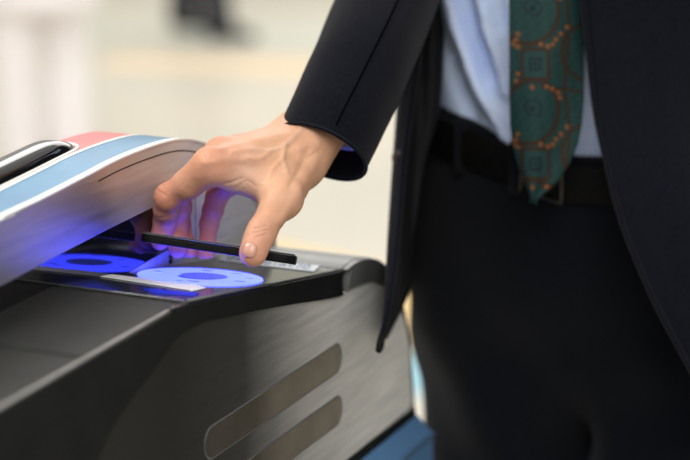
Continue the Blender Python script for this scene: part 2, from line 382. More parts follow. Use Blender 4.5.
# characters on the label (they face the customer side)
q0, q1, q2 = [np.array(RP(*p)) for p in ((217.5, 261.4), (226, 255.2), (313.5, 273.0))]
eu, ev = q1 - q0, q2 - q0
glyphs = {0: [(0,0,1,.2),(0,.8,1,1),(0,0,.2,1),(.8,0,1,1)], 1: [(.1,.75,1,.95),(.75,.3,.95,.95),(.3,.05,.6,.4)], 2: [(.4,0,.6,1),(0,.4,1,.6),(.1,.85,.9,1)],
          3: [(0,0,.3,.5),(.35,.2,.6,.9),(.7,0,.95,1)], 4: [(.1,.1,.35,.9),(.5,.4,.95,.6),(.65,0,.85,1)], 5: [(0,.1,.9,.3),(.2,.5,1,.7),(.45,.0,.6,1)]}
vs, fs = [], []
for i, gk in enumerate([0, 5, 0, 2, 4, 0, 1, 3, 2, 1, 0]):
    s0 = .07 + i*.080
    for (x0, y0, x1, y1) in glyphs[gk]:
        b = len(vs)
        for x, y in ((x0, y0), (x1, y0), (x1, y1), (x0, y1)):
            p = q0 + ev*(s0 + x*.062) + eu*(.20 + y*.55); vs.append((p[0], p[1], zread(p[0]) + .0016))
        fs.append((b, b+1, b+2, b+3))
b = len(vs)
for x, y in ((.72, .9), (.97, .9), (.97, .97), (.72, .97)):
    p = q0 + ev*x + eu*y; vs.append((p[0], p[1], zread(p[0]) + .0016))
fs.append((b, b+1, b+2, b+3))
from_py('label_print', vs, fs, M['labelb'], lab, False)

# ---- hood: arched housing behind the reader
hp = [(-.95, 1.040)] + [L(x, y, W) for x, y in ((-40, 238), (0, 217), (39, 198.5), (78, 178.5), (117, 158.5), (156, 144), (180, 140), (203, 145), (225, 159), (246, 181), (262, 208), (272, 236))]
hp = [tuple(x) for x in catmull(hp, 5)]; hp.append((hp[-1][0] + .004, .930))
low = lambda u: max(zread(u) if u > -.1245 else znear(u), 0) - .004
hood_poly = hp + [(.15, .90), (-.10, .95), (-.95, .95)]
extrude('hood_body', [(u, z - .002) for u, z in hp] + [(hp[-1][0], .80), (-.95, .80)], W, HV, M['black'], gate, 0)
bm_lo = [L(x, y, W) for x, y in ((0, 284), (50, 257), (100, 231), (150, 206.5))]
bm_lo = [(-.95, bm_lo[0][1] + (-.95 - bm_lo[0][0])*.02)] + bm_lo
e1 = L(158, 209, W); e2 = L(170, 232, W); e3 = L(166, 248, W)
base_r = [(u, low(u)) for u in (.24, .10, -.024)]
steel_side = hp[:-1] + [(hp[-1][0], low(hp[-1][0]))] + base_r + [L(127, 271.5, W), e3, e2, e1] + bm_lo[::-1]
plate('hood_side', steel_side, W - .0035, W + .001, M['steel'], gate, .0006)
skirt = bm_lo + [e1, e2, e3, L(127, 271.5, W), (-.06, low(-.06)), (-.124, low(-.124)), (-.95, low(-.95))]
sk = plate('hood_skirt', skirt, W - .0030, W + .001, M['gloss'], gate, .0004); sk['label'] = 'glossy black lower panel of the hood'
# groove line under the hood edge + lip
gl = inset(hp[2:-3], .0085)
pts = [(u, W - .0036, z) for u, z in gl if u > -.075]
tube('hood_groove', pts, .0005, M['bezel'], gate, 6)
s = inset(hp, .0078)
lipv = [tuple(x) for x in hp[:-2]]
# vertical panel joint and screw
tube('panel_joint', [(L(191.5, 205, W)[0], W - .0035, L(191.5, 165, W)[1]), (L(191.5, 205, W)[0], W - .0035, low(.06) + .004)], .0004, M['bezel'], gate, 6)
su, sz = L(167, 258.5, W)
scr = from_py('screw', *(lambda n=20: ([(su + .0032*cos(2*pi*k/n), W - .0042, sz + .0044*sin(2*pi*k/n)) for k in range(n)] + [(su + .0038*cos(2*pi*k/n), W - .0030, sz + .005*sin(2*pi*k/n)) for k in range(n)],
     [tuple(range(n))] + [(k, k+n, (k+1) % n + n, (k+1) % n) for k in range(n)]))(), M['gloss'], gate)
# stripes over the hood
hs = hp[:-2]
for nm, v0, v1, k in (('white_piping', W - .0045, W + .0022, 'white'), ('blue_stripe', W + .0022, W + .036, 'blue'), ('white_line', W + .036, W + .040, 'white'), ('red_stripe', W + .040, HV, 'red')):
    strip(nm, hs, v0, v1, .0010 if k != 'white' else .0014, M[k], gate)
# black glossy sensor housing lying on the hood
zh = lambda u: float(np.interp(u, [p[0] for p in hp], [p[1] for p in hp]))
ue = -.002; secs = []
vc = W + .061; n = 28
vs, fs = [], []
us = [-.60, -.45, -.30, -.20, -.10, -.05, -.030, -.018, -.010]
for i, u in enumerate(us):
    t = i/(len(us)-1); endf = min(1, (ue - u)/.028) ; hgt = .0105*min(1, max(.15, endf))**.8; wd = .0175*(.55 + .45*min(1, endf))
    for k in range(n):
        a_ = 2*pi*k/n; cx, cy = cos(a_), sin(a_)
        sx = np.sign(cx)*abs(cx)**.6; sy = np.sign(cy)*abs(cy)**.6
        zz = zh(u) + .0 + (sy*hgt if sy > 0 else sy*.006); vv = vc + sx*wd*(1 - .25*max(sy, 0))
        vs.append((u, vv, zz))
for i in range(len(us)-1):
    for k in range(n): fs.append((i*n+k, (i+1)*n+k, (i+1)*n+(k+1) % n, i*n+(k+1) % n))
fs += [tuple(range(n)), tuple(reversed(range((len(us)-1)*n, len(us)*n)))]
sh = from_py('sensor_housing', vs, fs, M['gloss'], gate); sh.modifiers.new('s', 'SUBSURF').levels = 2; sh.modifiers['s'].render_levels = 2
sh['label'] = 'glossy black rounded housing lying on the hood'
rimpts = [(u, vc - .0195, zh(u) + .0012) for u in us[:-3]] + [(-.020, vc - .017, zh(-.020) + .0012), (-.007, vc - .008, zh(-.007)+.0012), (-.004, vc + .006, zh(-.004)+.0012)]
tube('housing_rim', [tuple(x) for x in catmull(rimpts, 4)], .0016, M['white'], sh, 8)
# ---- lower part: dark shadow strip and blue plinth
extrude('lower_body', [(-.95, .06), (.300, .06), (.300, .80), (-.95, .80)], .012, HV - .01, M['black'], gate, .002)
def chamfer_box(name, u0, u1, v0, v1, z0, z1, c, h, m, parent):
    vs = [(u0, v0, z0), (u1, v0, z0), (u1, v1, z0), (u0, v1, z0), (u0, v0, z1-h), (u1, v0, z1-h), (u1, v1, z1-h), (u0, v1, z1-h), (u0, v0+c, z1), (u1-c, v0+c, z1), (u1-c, v1-c, z1), (u0, v1-c, z1)]
    return bevel(from_py(name, vs, [(3, 2, 1, 0), (0, 1, 5, 4), (1, 2, 6, 5), (2, 3, 7, 6), (4, 5, 9, 8), (5, 6, 10, 9), (6, 7, 11, 10), (8, 9, 10, 11), (0, 4, 8, 11, 7, 3)], m, parent, False), .002, 3, 20)
chamfer_box('plinth', -.97, .325, -.016, HV + .03, 0, .794, .012, .022, M['plinth'], gate)
tube('plinth_edge', [(-.9, -.0160, .7720), (.324, -.0160, .7720), (.3252, .0, .7720), (.3252, .15, .7720)], .0022, M['plinthl'], gate, 8)
extrude('end_bracket', [(.305, .77), (.322, .77), (.322, .845), (.318, .850), (.305, .850)], .02, .09, M['lip'], gate, .002)
extrude('shadow_band', [(-.95, .790), (.310, .790), (.308, .802), (-.95, .802)], -.004, HV, M['black'], gate, .001)  # black strip put in for the shadow under the side panel
#@@ROOM
# ================================================================== FLOOR AND HALL
def structure(o): o['kind'] = 'structure'; return o
fm = mat('floor_tile', rough=.32, spec=.35); nt = fm.node_tree
tc = N(fm, 'ShaderNodeTexCoord'); br = N(fm, 'ShaderNodeTexBrick', Scale=1.0); br.offset = 0.; br.inputs['Mortar Size'].default_value = .004
br.inputs['Brick Width'].default_value = .6; br.inputs['Row Height'].default_value = .6
br.inputs['Color1'].default_value = (.610, .572, .495, 1); br.inputs['Color2'].default_value = (.592, .556, .482, 1); br.inputs['Mortar'].default_value = (.56, .52, .44, 1)
nt.links.new(tc.outputs['Object'], br.inputs['Vector'])
nz = N(fm, 'ShaderNodeTexNoise', Scale=.9, Detail=3.); nt.links.new(tc.outputs['Object'], nz.inputs['Vector'])
cr = N(fm, 'ShaderNodeValToRGB'); cr.color_ramp.elements[0].position = .38; cr.color_ramp.elements[1].position = .68
cr.color_ramp.elements[0].color = (.93, .95, .93, 1); cr.color_ramp.elements[1].color = (1.04, 1.02, .98, 1)
nt.links.new(nz.outputs['Fac'], cr.inputs[0]); mx = N(fm, 'ShaderNodeMix', data_type='RGBA', blend_type='MULTIPLY'); mx.inputs['Factor'].default_value = 1
nt.links.new(br.outputs['Color'], mx.inputs['A']); nt.links.new(cr.outputs[0], mx.inputs['B']); nt.links.new(mx.outputs['Result'], bsdf(fm).inputs['Base Color'])
structure(from_py('floor', [(-9, -3, 0), (9, -3, 0), (9, 16, 0), (-9, 16, 0)], [(0, 1, 2, 3)], fm, None, False))
wm = noise_col(mat('wall_paint', rough=.6), (.70, .70, .62), (.74, .74, .66), .8)
structure(from_py('wall_back', [(-9, 16, 0), (9, 16, 0), (9, 16, 4), (-9, 16, 4)], [(0, 3, 2, 1)], wm, None, False))
structure(from_py('wall_left', [(-9, -3, 0), (-9, 16, 0), (-9, 16, 4), (-9, -3, 4)], [(0, 1, 2, 3)], wm, None, False))
def floor_band(name, a_, b_, width, m, z=.004, ext0=0., ext1=0.):
    a_, b_ = np.array(a_), np.array(b_); d = (b_ - a_); d /= np.linalg.norm(d); nn = np.array([-d[1], d[0], 0]); 
    if nn[1] > 0: nn = -nn
    a_ = a_ - d*ext0; b_ = b_ + d*ext1
    vs = []
    for zz in (0.0005, z): vs += [(*(p)[:2], zz) for p in (a_, b_, b_ + nn*width, a_ + nn*width)]
    return structure(from_py(name, vs, [(4, 5, 6, 7), (0, 1, 5, 4), (1, 2, 6, 5), (2, 3, 7, 6), (3, 0, 4, 7)], m, None, False))
ym = noise_col(mat('tactile_yellow', rough=.5), (.78, .55, .22), (.84, .60, .27), 6)
cm = noise_col(mat('cyan_floor_line', rough=.5), (.24, .50, .60), (.28, .54, .64), 6)
om = noise_col(mat('tan_floor_band', rough=.5), (.74, .55, .33), (.72, .62, .46), 1.6)
gm = noise_col(mat('grey_floor_band', rough=.4), (.55, .56, .49), (.62, .62, .53), 1.2)
floor_band('trim_1', floor_pt(275, 244), floor_pt(418, 277), .52, ym, ext0=.12, ext1=1.2)
fa, fb = np.array(floor_pt(275, 244)), np.array(floor_pt(418, 277)); dd = (fb-fa)/np.linalg.norm(fb-fa); nn = np.array([dd[1], -dd[0], 0]); nn = nn if nn[1] < 0 else -nn
floor_band('trim_2', fa + nn*.55, fb + nn*.55, .22, cm, ext0=-.1, ext1=1.2)
floor_band('trim_3', floor_pt(120, 56), floor_pt(330, 62), .42, om, ext0=0, ext1=.2)
floor_band('trim_4', floor_pt(100, 20), floor_pt(345, 24), .8, gm, ext0=.3, ext1=1)
FINE = True
SEAM = 30
# ================================================================== THE MAN AT THE GATE
def axis_rot(x, y):      # columns = local axes
    x = np.array(x, float); x /= np.linalg.norm(x); y = np.array(y, float); y -= x*(x@y); y /= np.linalg.norm(y); return np.stack([x, y, np.cross(x, y)], 1)
def H(px, py, d): return P(px, py, d - .024)
wr_r, wr_u = H(303, 153, 1.558), H(296, 139, 1.590)          # wrist, thumb side / little-finger side
elbow = P(402, -20, 1.735); shoulder = P(470, -250, 1.80)
fore_r, fore_u = P(352, 98, 1.568), P(344, 84, 1.585)
FG = {  # mcp, pip, dip, tip with radii
 'index':  [(H(211, 166, 1.495), .0125), (H(168, 197, 1.520), .0105), (H(165, 221, 1.547), .0094), (H(160, 241, 1.552), .0077)],
 'middle': [(H(222, 156, 1.525), .0125), (H(177, 192, 1.548), .0103), (H(176, 224, 1.562), .0090), (H(177.5, 249, 1.556), .0075)],
 'ring':   [(H(236, 155, 1.550), .0120), (H(180, 190, 1.572), .0098), (H(180, 224, 1.582), .0086), (H(189, 254, 1.572), .0070)],
 'little': [(H(245, 166, 1.568), .0110), (H(217, 196, 1.582), .0086), (H(209, 224, 1.582), .0078), (H(206, 257, 1.568), .0066)]}
TH = [(H(297, 168, 1.545), .0185), (H(281, 198, 1.500), .0148), (H(262, 231, 1.470), .0110), (H(253, 254, 1.461), .0094)]
def f_hand(p):
    d = sd_cap(p, wr_r, FG['index'][0][0], .0185, .0130)
    for k, ra, rb in (('middle', .020, .0135), ('ring', .020, .013), ('little', .018, .0125)):
        a_ = {'middle': wr_r*.6 + wr_u*.4, 'ring': wr_r*.3 + wr_u*.7, 'little': wr_u}[k]
        d = smin(d, sd_cap(p, a_, FG[k][0][0], ra, rb), .012)
    # flesh of the palm under the knuckles and the heel of the thumb
    d = smin(d, sd_cap(p, H(235, 176, 1.515), H(252, 176, 1.555), .011, .012), .014)
    d = smin(d, sd_cap(p, H(260, 170, 1.53), H(281, 167, 1.56), .017, .018), .016)
    # forearm
    d = smin(d, smin(sd_cap(p, wr_r, fore_r, .0175, .022), sd_cap(p, wr_u, fore_u, .0165, .022), .02), .02)
    d = smin(d, sd_ell(p, H(304, 134, 1.588), (.011, .011, .011)), .012)      # wrist bone
    # thumb
    t = sd_cap(p, TH[0][0], TH[1][0], TH[0][1], TH[1][1])
    t = smin(t, sd_cap(p, TH[1][0], TH[2][0], .0138, .0106), .008)
    t = smin(t, sd_cap(p, TH[2][0], TH[3][0], .0108, .0094), .006)
    t = smin(t, sd_cap(p, H(257, 240, 1.466), H(253, 252, 1.462), .0106, .0101), .004)
    t = smin(t, sd_ell(p, TH[1][0] + np.array([.002, -.003, 0]), (.0152, .0152, .0152)), .006)
    d = smin(d, t, .018)
    d = smin(d, sd_cap(p, H(279, 187, 1.515), H(232, 171, 1.505), .0122, .0085), .018)     # web between thumb and index
    d = smin(d, sd_cap(p, H(272, 178, 1.520), H(243, 168, 1.51), .013, .011), .014)
    fg = None
    for k, j in FG.items():
        (a0, r0), (a1, r1), (a2, r2), (a3, r3) = j
        f = sd_cap(p, a0, a1, r0*.95, r1*.96)
        m_ = a0*.5 + a1*.5; f = smin(f, sd_ell(p, m_ + np.array([0, 0, -.002]), (r1*1.08,)*3), .006)
        f = smin(f, sd_cap(p, a1, a2, r1*.96, r2*.95), .004)
        m_ = a1*.5 + a2*.5; f = smin(f, sd_ell(p, m_, (r2*1.07,)*3), .005)
        f = smin(f, sd_ell(p, a1, (r1*.99,)*3), .004); f = smin(f, sd_ell(p, a2, (r2*1.03,)*3), .002)
        f = smin(f, sd_cap(p, a2, a3, r2*.96, r3), .003)
        f = smin(f, sd_ell(p, a2*.35 + a3*.65, (r3*1.12,)*3), .003)
        fg = f if fg is None else smin(fg, f, .0012)
        kn = sd_cap(p, a0, a0*.7 + a1*.3, r0*.95, r0*.9)
        d = smin(d, kn, .010)
        d = smin(d, sd_ell(p, a0 + np.array([-.001, 0, .003]), (.0105,)*3), .006)         # knuckle
    return smin(d, fg, .0055)
# body frame: the man is turned a little to his right
BC = np.array([.245, 1.80]); BY = R_(-14)
bx = np.array([cos(BY), sin(BY), 0]); by = np.array([-sin(BY), cos(BY), 0])    # by points to his back
def B(x, y, z): return np.array([BC[0], BC[1], 0]) + bx*x + by*y + np.array([0, 0, z])
BR = np.stack([bx, by, np.array([0, 0, 1.])], 1)
hipR, hipL = B(-.087, .01, .93), B(.092, .01, .93)
kneeR, kneeL = np.array([.198, 1.86, .50]), B(.098, -.09, .50)
ankR, ankL = np.array([.185, 1.98, .10]), B(.145, -.06, .10)
def leg_sdf(p, grow=0., flare=0.):
    d = None
    for h_, k_, a_ in ((hipR, kneeR, ankR), (hipL, kneeL, ankL)):
        q = smin(sd_cap(p, h_, k_, .083 + grow, .060 + grow*1.3 + flare*.5), sd_cap(p, k_, a_, .058 + grow*1.3 + flare*.5, .040 + grow + flare), .04)
        d = q if d is None else smin(d, q, .03)
    return d
headc = B(-.02, -.07, 1.60)
def f_body(p):
    d = sd_ell(p, B(0, .01, .97), (.155, .108, .13), BR)
    d = smin(d, sd_ell(p, B(0, .01, 1.12), (.145, .105, .16), BR), .06)
    d = smin(d, sd_ell(p, B(0, .0, 1.30), (.165, .115, .15), BR), .06)
    d = smin(d, sd_cap(p, B(-.14, .01, 1.41), B(.14, .01, 1.41), .055, .055), .06)
    d = smin(d, sd_cap(p, B(0, 0, 1.42), headc + np.array([0, .01, -.06]), .058, .052), .03)
    d = smin(d, leg_sdf(p), .04)
    for (a_, ra), (b_, rb) in zip(armline[:-1], armline[1:]): d = smin(d, sd_cap(p, a_, b_, ra, rb), .012)
    el2, wr2 = B(.27, .05, 1.13), B(.24, -.08, .90)
    d = smin(d, smin(sd_cap(p, B(.17, .01, 1.40), el2, .048, .036), sd_cap(p, el2, wr2, .036, .024), .02), .03)
    # left hand at rest
    fl = sd_cap(p, wr2, wr2 + np.array([0, -.02, -.07]), .022, .024)
    for i in range(4): fl = smin(fl, smin(sd_cap(p, wr2 + np.array([-.02+.014*i, -.025, -.08]), wr2 + np.array([-.02+.014*i, -.045, -.115]), .0085, .008), sd_cap(p, wr2 + np.array([-.02+.014*i, -.045, -.115]), wr2 + np.array([-.02+.014*i, -.035, -.145]), .008, .007), .003), .006)
    fl = smin(fl, sd_cap(p, wr2 + np.array([-.02, -.02, -.03]), wr2 + np.array([-.04, -.045, -.085]), .011, .008), .01)
    d = smin(d, fl, .01)
    for k_ in (ankR, ankL): d = smin(d, sd_cap(p, k_ + np.array([0, .01, -.03]), k_ + np.array([-.01, -.14, -.065]), .036, .028), .03)
    return d
def f_head(p):
    c = headc; d = sd_ell(p, c + np.array([0, 0, .035]), (.075, .095, .10), BR)
    d = smin(d, sd_ell(p, c + np.array([0, 0, -.045]) - by*.035, (.052, .055, .06), BR), .04)
    d = smin(d, sd_cap(p, c - by*.093 + np.array([0, 0, .015]), c - by*.112 + np.array([0, 0, -.022]), .008, .013), .012)
    for s_ in (-1, 1):
        d = smax(d, -sd_ell(p, c - by*.10 + bx*.032*s_ + np.array([0, 0, .018]), (.018, .014, .010), BR), .012)
        d = smin(d, sd_ell(p, c - by*.078 + bx*.032*s_ + np.array([0, 0, .016]), (.014, .012, .011), BR), .003)
        d = smin(d, sd_ell(p, c + bx*.078*s_ + by*.008, (.010, .018, .030), BR), .008)
    d = smin(d, sd_ell(p, c - by*.088 + np.array([0, 0, -.052]), (.024, .010, .006), BR), .004)
    d = smin(d, sd_ell(p, c - by*.086 + np.array([0, 0, -.063]), (.020, .010, .006), BR), .004)
    return d
HL = 0.0011 if FINE else 0.0020
hlo = np.array([-.165, 1.335, 1.005]); hhi = np.array([.016, 1.60, 1.160])
armline = [(fore_r*.5 + fore_u*.5, .030), (P(384, 8, 1.655), .034), (P(402, -45, 1.705), .035), (P(425, -110, 1.765), .038), (P(450, -200, 1.80), .043), (B(-.15, .01, 1.40), .046)]
def f_rest(p):
    d = smin(f_body(p), f_head(p), .02)
    d = smin(d, smin(sd_cap(p, wr_r, fore_r, .0175, .022), sd_cap(p, wr_u, fore_u, .0165, .022), .02), .004)
    return d
GL, GH = np.array([-.165, 1.335, 0.]) - .012, np.array([.62, 2.15, 1.80]); BH = .010
def axis(i):
    f_ = np.arange(hlo[i], hhi[i] + HL, HL)
    return np.concatenate([np.arange(f_[0] - BH, GL[i] - BH, -BH)[::-1], f_, np.arange(f_[-1] + BH, GH[i] + BH, BH)]), f_
ax_ = [axis(i) for i in range(3)]; xs = [a_[0] for a_ in ax_]
cx_ = [np.arange(x[0], x[-1] + BH, BH) for x in xs]; Vc = sample(f_rest, cx_)
V = Vc
for i in range(3):
    t = np.clip((xs[i] - cx_[i][0])/BH, 0, len(cx_[i]) - 1.001); k0 = t.astype(int); fr = (t - k0).astype(np.float32); shp = [1, 1, 1]; shp[i] = -1; fr = fr.reshape(shp)
    V = np.take(V, k0, axis=i)*(1 - fr) + np.take(V, k0 + 1, axis=i)*fr
i0 = [int(np.searchsorted(xs[i], ax_[i][1][0] - 1e-6)) for i in range(3)]; ln = [len(ax_[i][1]) for i in range(3)]
V[i0[0]:i0[0]+ln[0], i0[1]:i0[1]+ln[1], i0[2]:i0[2]+ln[2]] = sample(f_hand, [a_[1] for a_ in ax_])
hv, hq = nets_grid(V, xs); del V, Vc
hv = laplace(hv, hq, 2, .5)
# surface relief seen on the back of the hand: veins, tendons, creases
hme = np_mesh('tmp', hv, hq); nr = np.empty(len(hv)*3, np.float32); hme.vertices.foreach_get('co', nr); hv = nr.reshape(-1, 3).astype(float).copy()
hme.vertex_normals.foreach_get('vector', nr); nrm = nr.reshape(-1, 3).copy()
q = hv - CAM; dp = q @ FW; px = 345 + F*(q @ RX)/dp; py = 230 - F*(q @ UP)/dp
view = q/np.linalg.norm(q, axis=1)[:, None]; facing = np.clip(-(nrm*view).sum(1)*1.6 + .15, 0, 1)
def polyd(pts):
    best = np.full(len(px), 1e9)
    pts = catmull([(x, y) for x, y in pts], 5)
    for (x0, y0), (x1, y1) in zip(pts[:-1], pts[1:]):
        dx, dy = x1-x0, y1-y0; t = np.clip(((px-x0)*dx + (py-y0)*dy)/(dx*dx+dy*dy+1e-9), 0, 1)
        best = np.minimum(best, np.hypot(px-x0-t*dx, py-y0-t*dy))
    return best
near = (dp < 1.60) & (hv[:, 0] < hhi[0]) & (hv[:, 1] < hhi[1]) & (hv[:, 2] > hlo[2]) & (hv[:, 2] < hhi[2])
disp = np.zeros(len(px))
def ridge(pts, w, h):
    global disp
    disp += h*np.exp(-(polyd(pts)/w)**2)*facing*near
ridge([(300, 132), (285, 146), (270, 152), (250, 150), (232, 153)], 3.0, .0013)     # veins
ridge([(285, 146), (283, 158), (287, 172)], 2.6, .0011)
ridge([(270, 152), (258, 160), (248, 158)], 2.6, .0008)
ridge([(283, 158), (272, 170), (268, 180)], 2.4, .0008)
ridge([(298, 150), (262, 158), (225, 160), (205, 163)], 4.5, .0012)                   # index tendon
ridge([(290, 134), (255, 140), (222, 147)], 4.0, .0011)                              # middle tendon
ridge([(316, 160), (305, 180), (294, 200), (280, 222)], 5., .0016)                  # thumb tendon
ridge([(308, 150), (300, 168), (290, 186)], 3.5, -.0010)
ridge([(240, 165), (262, 172), (272, 182)], 6, -.0012)
ridge([(303, 127), (312, 133), (318, 143)], 5, .0012)
for pts in ([(203, 150), (207, 156)], [(163, 187), (156, 196)], [(157, 219), (168, 217)], [(156, 223), (168, 221)], [(254, 229), (266, 226)], [(253, 233), (268, 230)], [(256, 237), (268, 234)], [(158, 191), (165, 195)], [(178, 196), (184, 204)],
            [(320, 150), (308, 157)], [(228, 184), (243, 178)], [(236, 188), (247, 181), (255, 186)], [(219, 186), (228, 183)]): ridge(pts, 1.1, -.0007)
hv += nrm*disp[:, None]
# thumb nail region slightly recessed
# colour of the skin, painted by anatomy, plus reader glow on the palm
tint = np.tile(np.array([.560, .315, .205]), (len(hv), 1))
def blend(c, wgt):
    global tint
    wgt = np.clip(wgt, 0, 1)[:, None]; tint = tint*(1-wgt) + np.array(c)*wgt
nzv = sum(np.sin(hv @ rng.normal(0, s_, 3) + rng.uniform(0, 6))*a_ for s_, a_ in [(60, .5)]*5 + [(160, .35)]*6)
blend((.62, .34, .205), .5 + .22*nzv)
def near3(c, r): return np.exp(-(np.linalg.norm(hv - c, axis=1)/r)**2)
for k in FG:
    for (c, r), s_ in zip(FG[k], (.55, .75, .6, .8)): blend((.60, .20, .13), near3(c, .018)*s_*1.1)
    blend((.60, .26, .17), near3(FG[k][0][0]*.5 + FG[k][1][0]*.5, .022)*.45)
blend((.60, .25, .17), near3(TH[3][0], .016)*.7); blend((.58, .27, .18), near3(TH[2][0], .016)*.5)
blend((.74, .50, .40), near3(H(236, 186, 1.50), .018)*.8)  # pale patch paints the ring's glow onto the palm underside
for pts in ([(300, 132), (285, 146), (270, 152), (250, 150)], [(285, 146), (283, 158), (287, 172)]):
    blend((.47, .33, .24), np.exp(-(polyd(pts)/3.)**2)*.30*near)
pme = np_mesh('person', hv, hq)
ca = pme.color_attributes.new('tint', 'FLOAT_COLOR', 'POINT'); ca.data.foreach_set('color', np.hstack([tint, np.ones((len(tint), 1))]).astype(np.float32).ravel())
man = link_mesh('person', pme, M['skin'])
tag(man, 'man in a navy suit and green patterned tie holding a phone over the card reader', 'person')
# ---- finger nails, laid on the surface
bvh = BVHTree.FromPolygons([tuple(v) for v in hv], [tuple(x) for x in hq])
def nail(center_px, d0, along_px, hw, hl, name='nail'):
    c = H(*center_px, d0); al = H(*along_px, d0) - c; al /= np.linalg.norm(al)
    vd = (c - CAM); vd /= np.linalg.norm(vd); sd = np.cross(al, vd); sd /= np.linalg.norm(sd); vs, fs = [], []; n = 9
    for i in range(n):
        for j in range(n):
            a_, b_ = (i/(n-1)*2-1), (j/(n-1)*2-1)
            a2 = a_*math.sqrt(1 - b_*b_*.5); b2 = b_*math.sqrt(1 - a_*a_*.38)
            o_ = c + al*hl*a2 + sd*hw*b2 - vd*.05
            hit = bvh.ray_cast(Vector(o_), Vector(vd), .1)
            if hit[0] is None: return None
            vs.append(np.array(hit[0]) + np.array(hit[1])*(.0007 - .0008*max(abs(a_), abs(b_))**4))
    for i in range(n-1):
        for j in range(n-1): fs.append((i*n+j, i*n+j+1, (i+1)*n+j+1, (i+1)*n+j))
    o = from_py(name, vs, fs, M['nail'], man); s_ = o.modifiers.new('s', 'SOLIDIFY'); s_.thickness = .0006; return o
nl = nail((249.5, 250), 1.47, (246.5, 260), .0054, .0060, 'thumbnail')
# ---- phone
pl, pr = H(140.5, 236.2, 1.478), H(295.5, 259.6, 1.478)
X = pr - pl; Lp = float(np.linalg.norm(X)); X /= Lp
vc_ = (pl+pr)/2 - CAM; vc_ /= np.linalg.norm(vc_); Y = vc_ - X*(vc_@X); Y /= np.linalg.norm(Y); Z = np.cross(X, Y)
Y = Y*cos(R_(.6)) - Z*sin(R_(.6)); Z = np.cross(X, Y)      # rolled a touch so the screen just shows
TP, WP = .0078, .0586
ph = bpy.data.objects.new('smartphone', None); C.objects.link(ph)
ph.matrix_world = Matrix(((X[0], Y[0], Z[0], 0), (X[1], Y[1], Z[1], 0), (X[2], Y[2], Z[2], 0), (0, 0, 0, 1)))
ph.location = tuple((pl+pr)/2)
tag(ph, 'black smartphone held flat in the hand above the glowing reader', 'smartphone')
def rrect(w, h, r, n=8):
    out = []
    for cx, cy, a0 in ((w/2-r, h/2-r, 0), (-w/2+r, h/2-r, pi/2), (-w/2+r, -h/2+r, pi), (w/2-r, -h/2+r, 3*pi/2)):
        for k in range(n+1): t = a0 + pi/2*k/n; out.append((cx + r*cos(t), cy + r*sin(t)))
    return out
def slab(name, poly, y0, z0, z1, m, parent, bw=0.):
    n = len(poly); vs = [(x, y+y0, z0) for x, y in poly] + [(x, y+y0, z1) for x, y in poly]
    o = from_py(name, vs, [tuple(reversed(range(n))), tuple(range(n, 2*n))] + [(i, (i+1) % n, (i+1) % n+n, i+n) for i in range(n)], m, parent)
    if bw: bevel(o, bw, 3, 60)
    o.modifiers.new('wn', 'WEIGHTED_NORMAL'); o.data.set_sharp_from_angle(angle=R_(45)); return o
slab('phone_body', rrect(Lp, WP, .009), WP/2, -TP/2, TP/2 - .0006, M['phone'], ph, .0012)
slab('screen', rrect(Lp-.002, WP-.002, .008), WP/2, TP/2 - .0008, TP/2 + .0001, M['screen'], ph, .0003)
slab('back_panel', rrect(Lp-.003, WP-.003, .008), WP/2, -TP/2 - .0002, -TP/2 + .0004, M['screen'], ph)
slab('metal_edge', rrect(Lp+.0003, WP+.0003, .009), WP/2, TP/2 - .0016, TP/2 - .0009, M['pedge'], ph)
for x_ in (-.034, -.024): slab('volume_button', rrect(.006, .0016, .0007), .0006, -.0012, .0012, M['phone'], ph)
for o_, x_ in zip([o for o in ph.children if o.name.startswith('volume')], (-.034, -.022)): o_.location.x = x_
# ---- clothing
def catm_f(keys):   # keys: list of (z, vec) -> smooth function of z
    zs = np.array([k[0] for k in keys]); vs = np.array([k[1] for k in keys], float); o = np.argsort(zs); zs, vs = zs[o], vs[o]
    fine = catmull(np.hstack([zs[:, None], vs]), 10); fine = fine[np.argsort(fine[:, 0])]
    return lambda z: np.array([np.interp(z, fine[:, 0], fine[:, 1+i]) for i in range(vs.shape[1])])
def folds(p, amp, dirs, seed=0):
    r = np.random.default_rng(seed); s = np.zeros(len(p))
    for k, sc in dirs:
        d = np.array(k, float); d /= np.linalg.norm(d); w_ = r.uniform(0, 6)
        s += np.sin(p @ (d*sc) + w_ + 1.5*np.sin(p @ np.array([9., 7., 11.]) + w_))
    return s*amp/len(dirs)
WZ = 1.050
def tilt(p): return .24*np.clip(-((p - np.array([BC[0], BC[1], 0])) @ bx) - .01, 0, .14)
def f_trousers(p):
    d = sd_ell(p, B(0, .01, .95), (.182, .135, .17), BR)
    d = smin(d, leg_sdf(p, .010, .022), .05)
    d = smin(d, sd_cap(p, hipR + np.array([.0, .0, -.02]), kneeR, .092, .07), .03)
    d = d + folds(p, .010, [((1, .2, .9), 42), ((-.6, .3, 1), 55), ((.8, -.4, .5), 70)], 3)*np.clip((1.02 - p[:, 2])*6, 0, 1)
    # fly crease down the front
    loc = (p - np.array([BC[0], BC[1], 0])) @ BR
    d = d + .004*np.exp(-((loc[:, 0] + .004)/.006)**2)*np.clip((loc[:, 1] < 0)*1., 0, 1)*((p[:, 2] > .84))
    d = smin(d, sd_ell(p, B(0, .008, 1.03), (.188, .140, .16), BR), .03); d = smax(d, p[:, 2] - WZ - tilt(p), .004); d = np.maximum(d, .055 - p[:, 2])
    return d
tz = .0065 if FINE else .009
trs = sdf_obj('trousers', f_trousers, (.0, 1.45, .03), (.56, 2.15, 1.10), tz, M['trouser'], man)
def loc2(x, y, d=1.74):
    w_ = P(x, y, d); return (float((w_ - np.array([BC[0], BC[1], 0])) @ bx), float(w_[2]))
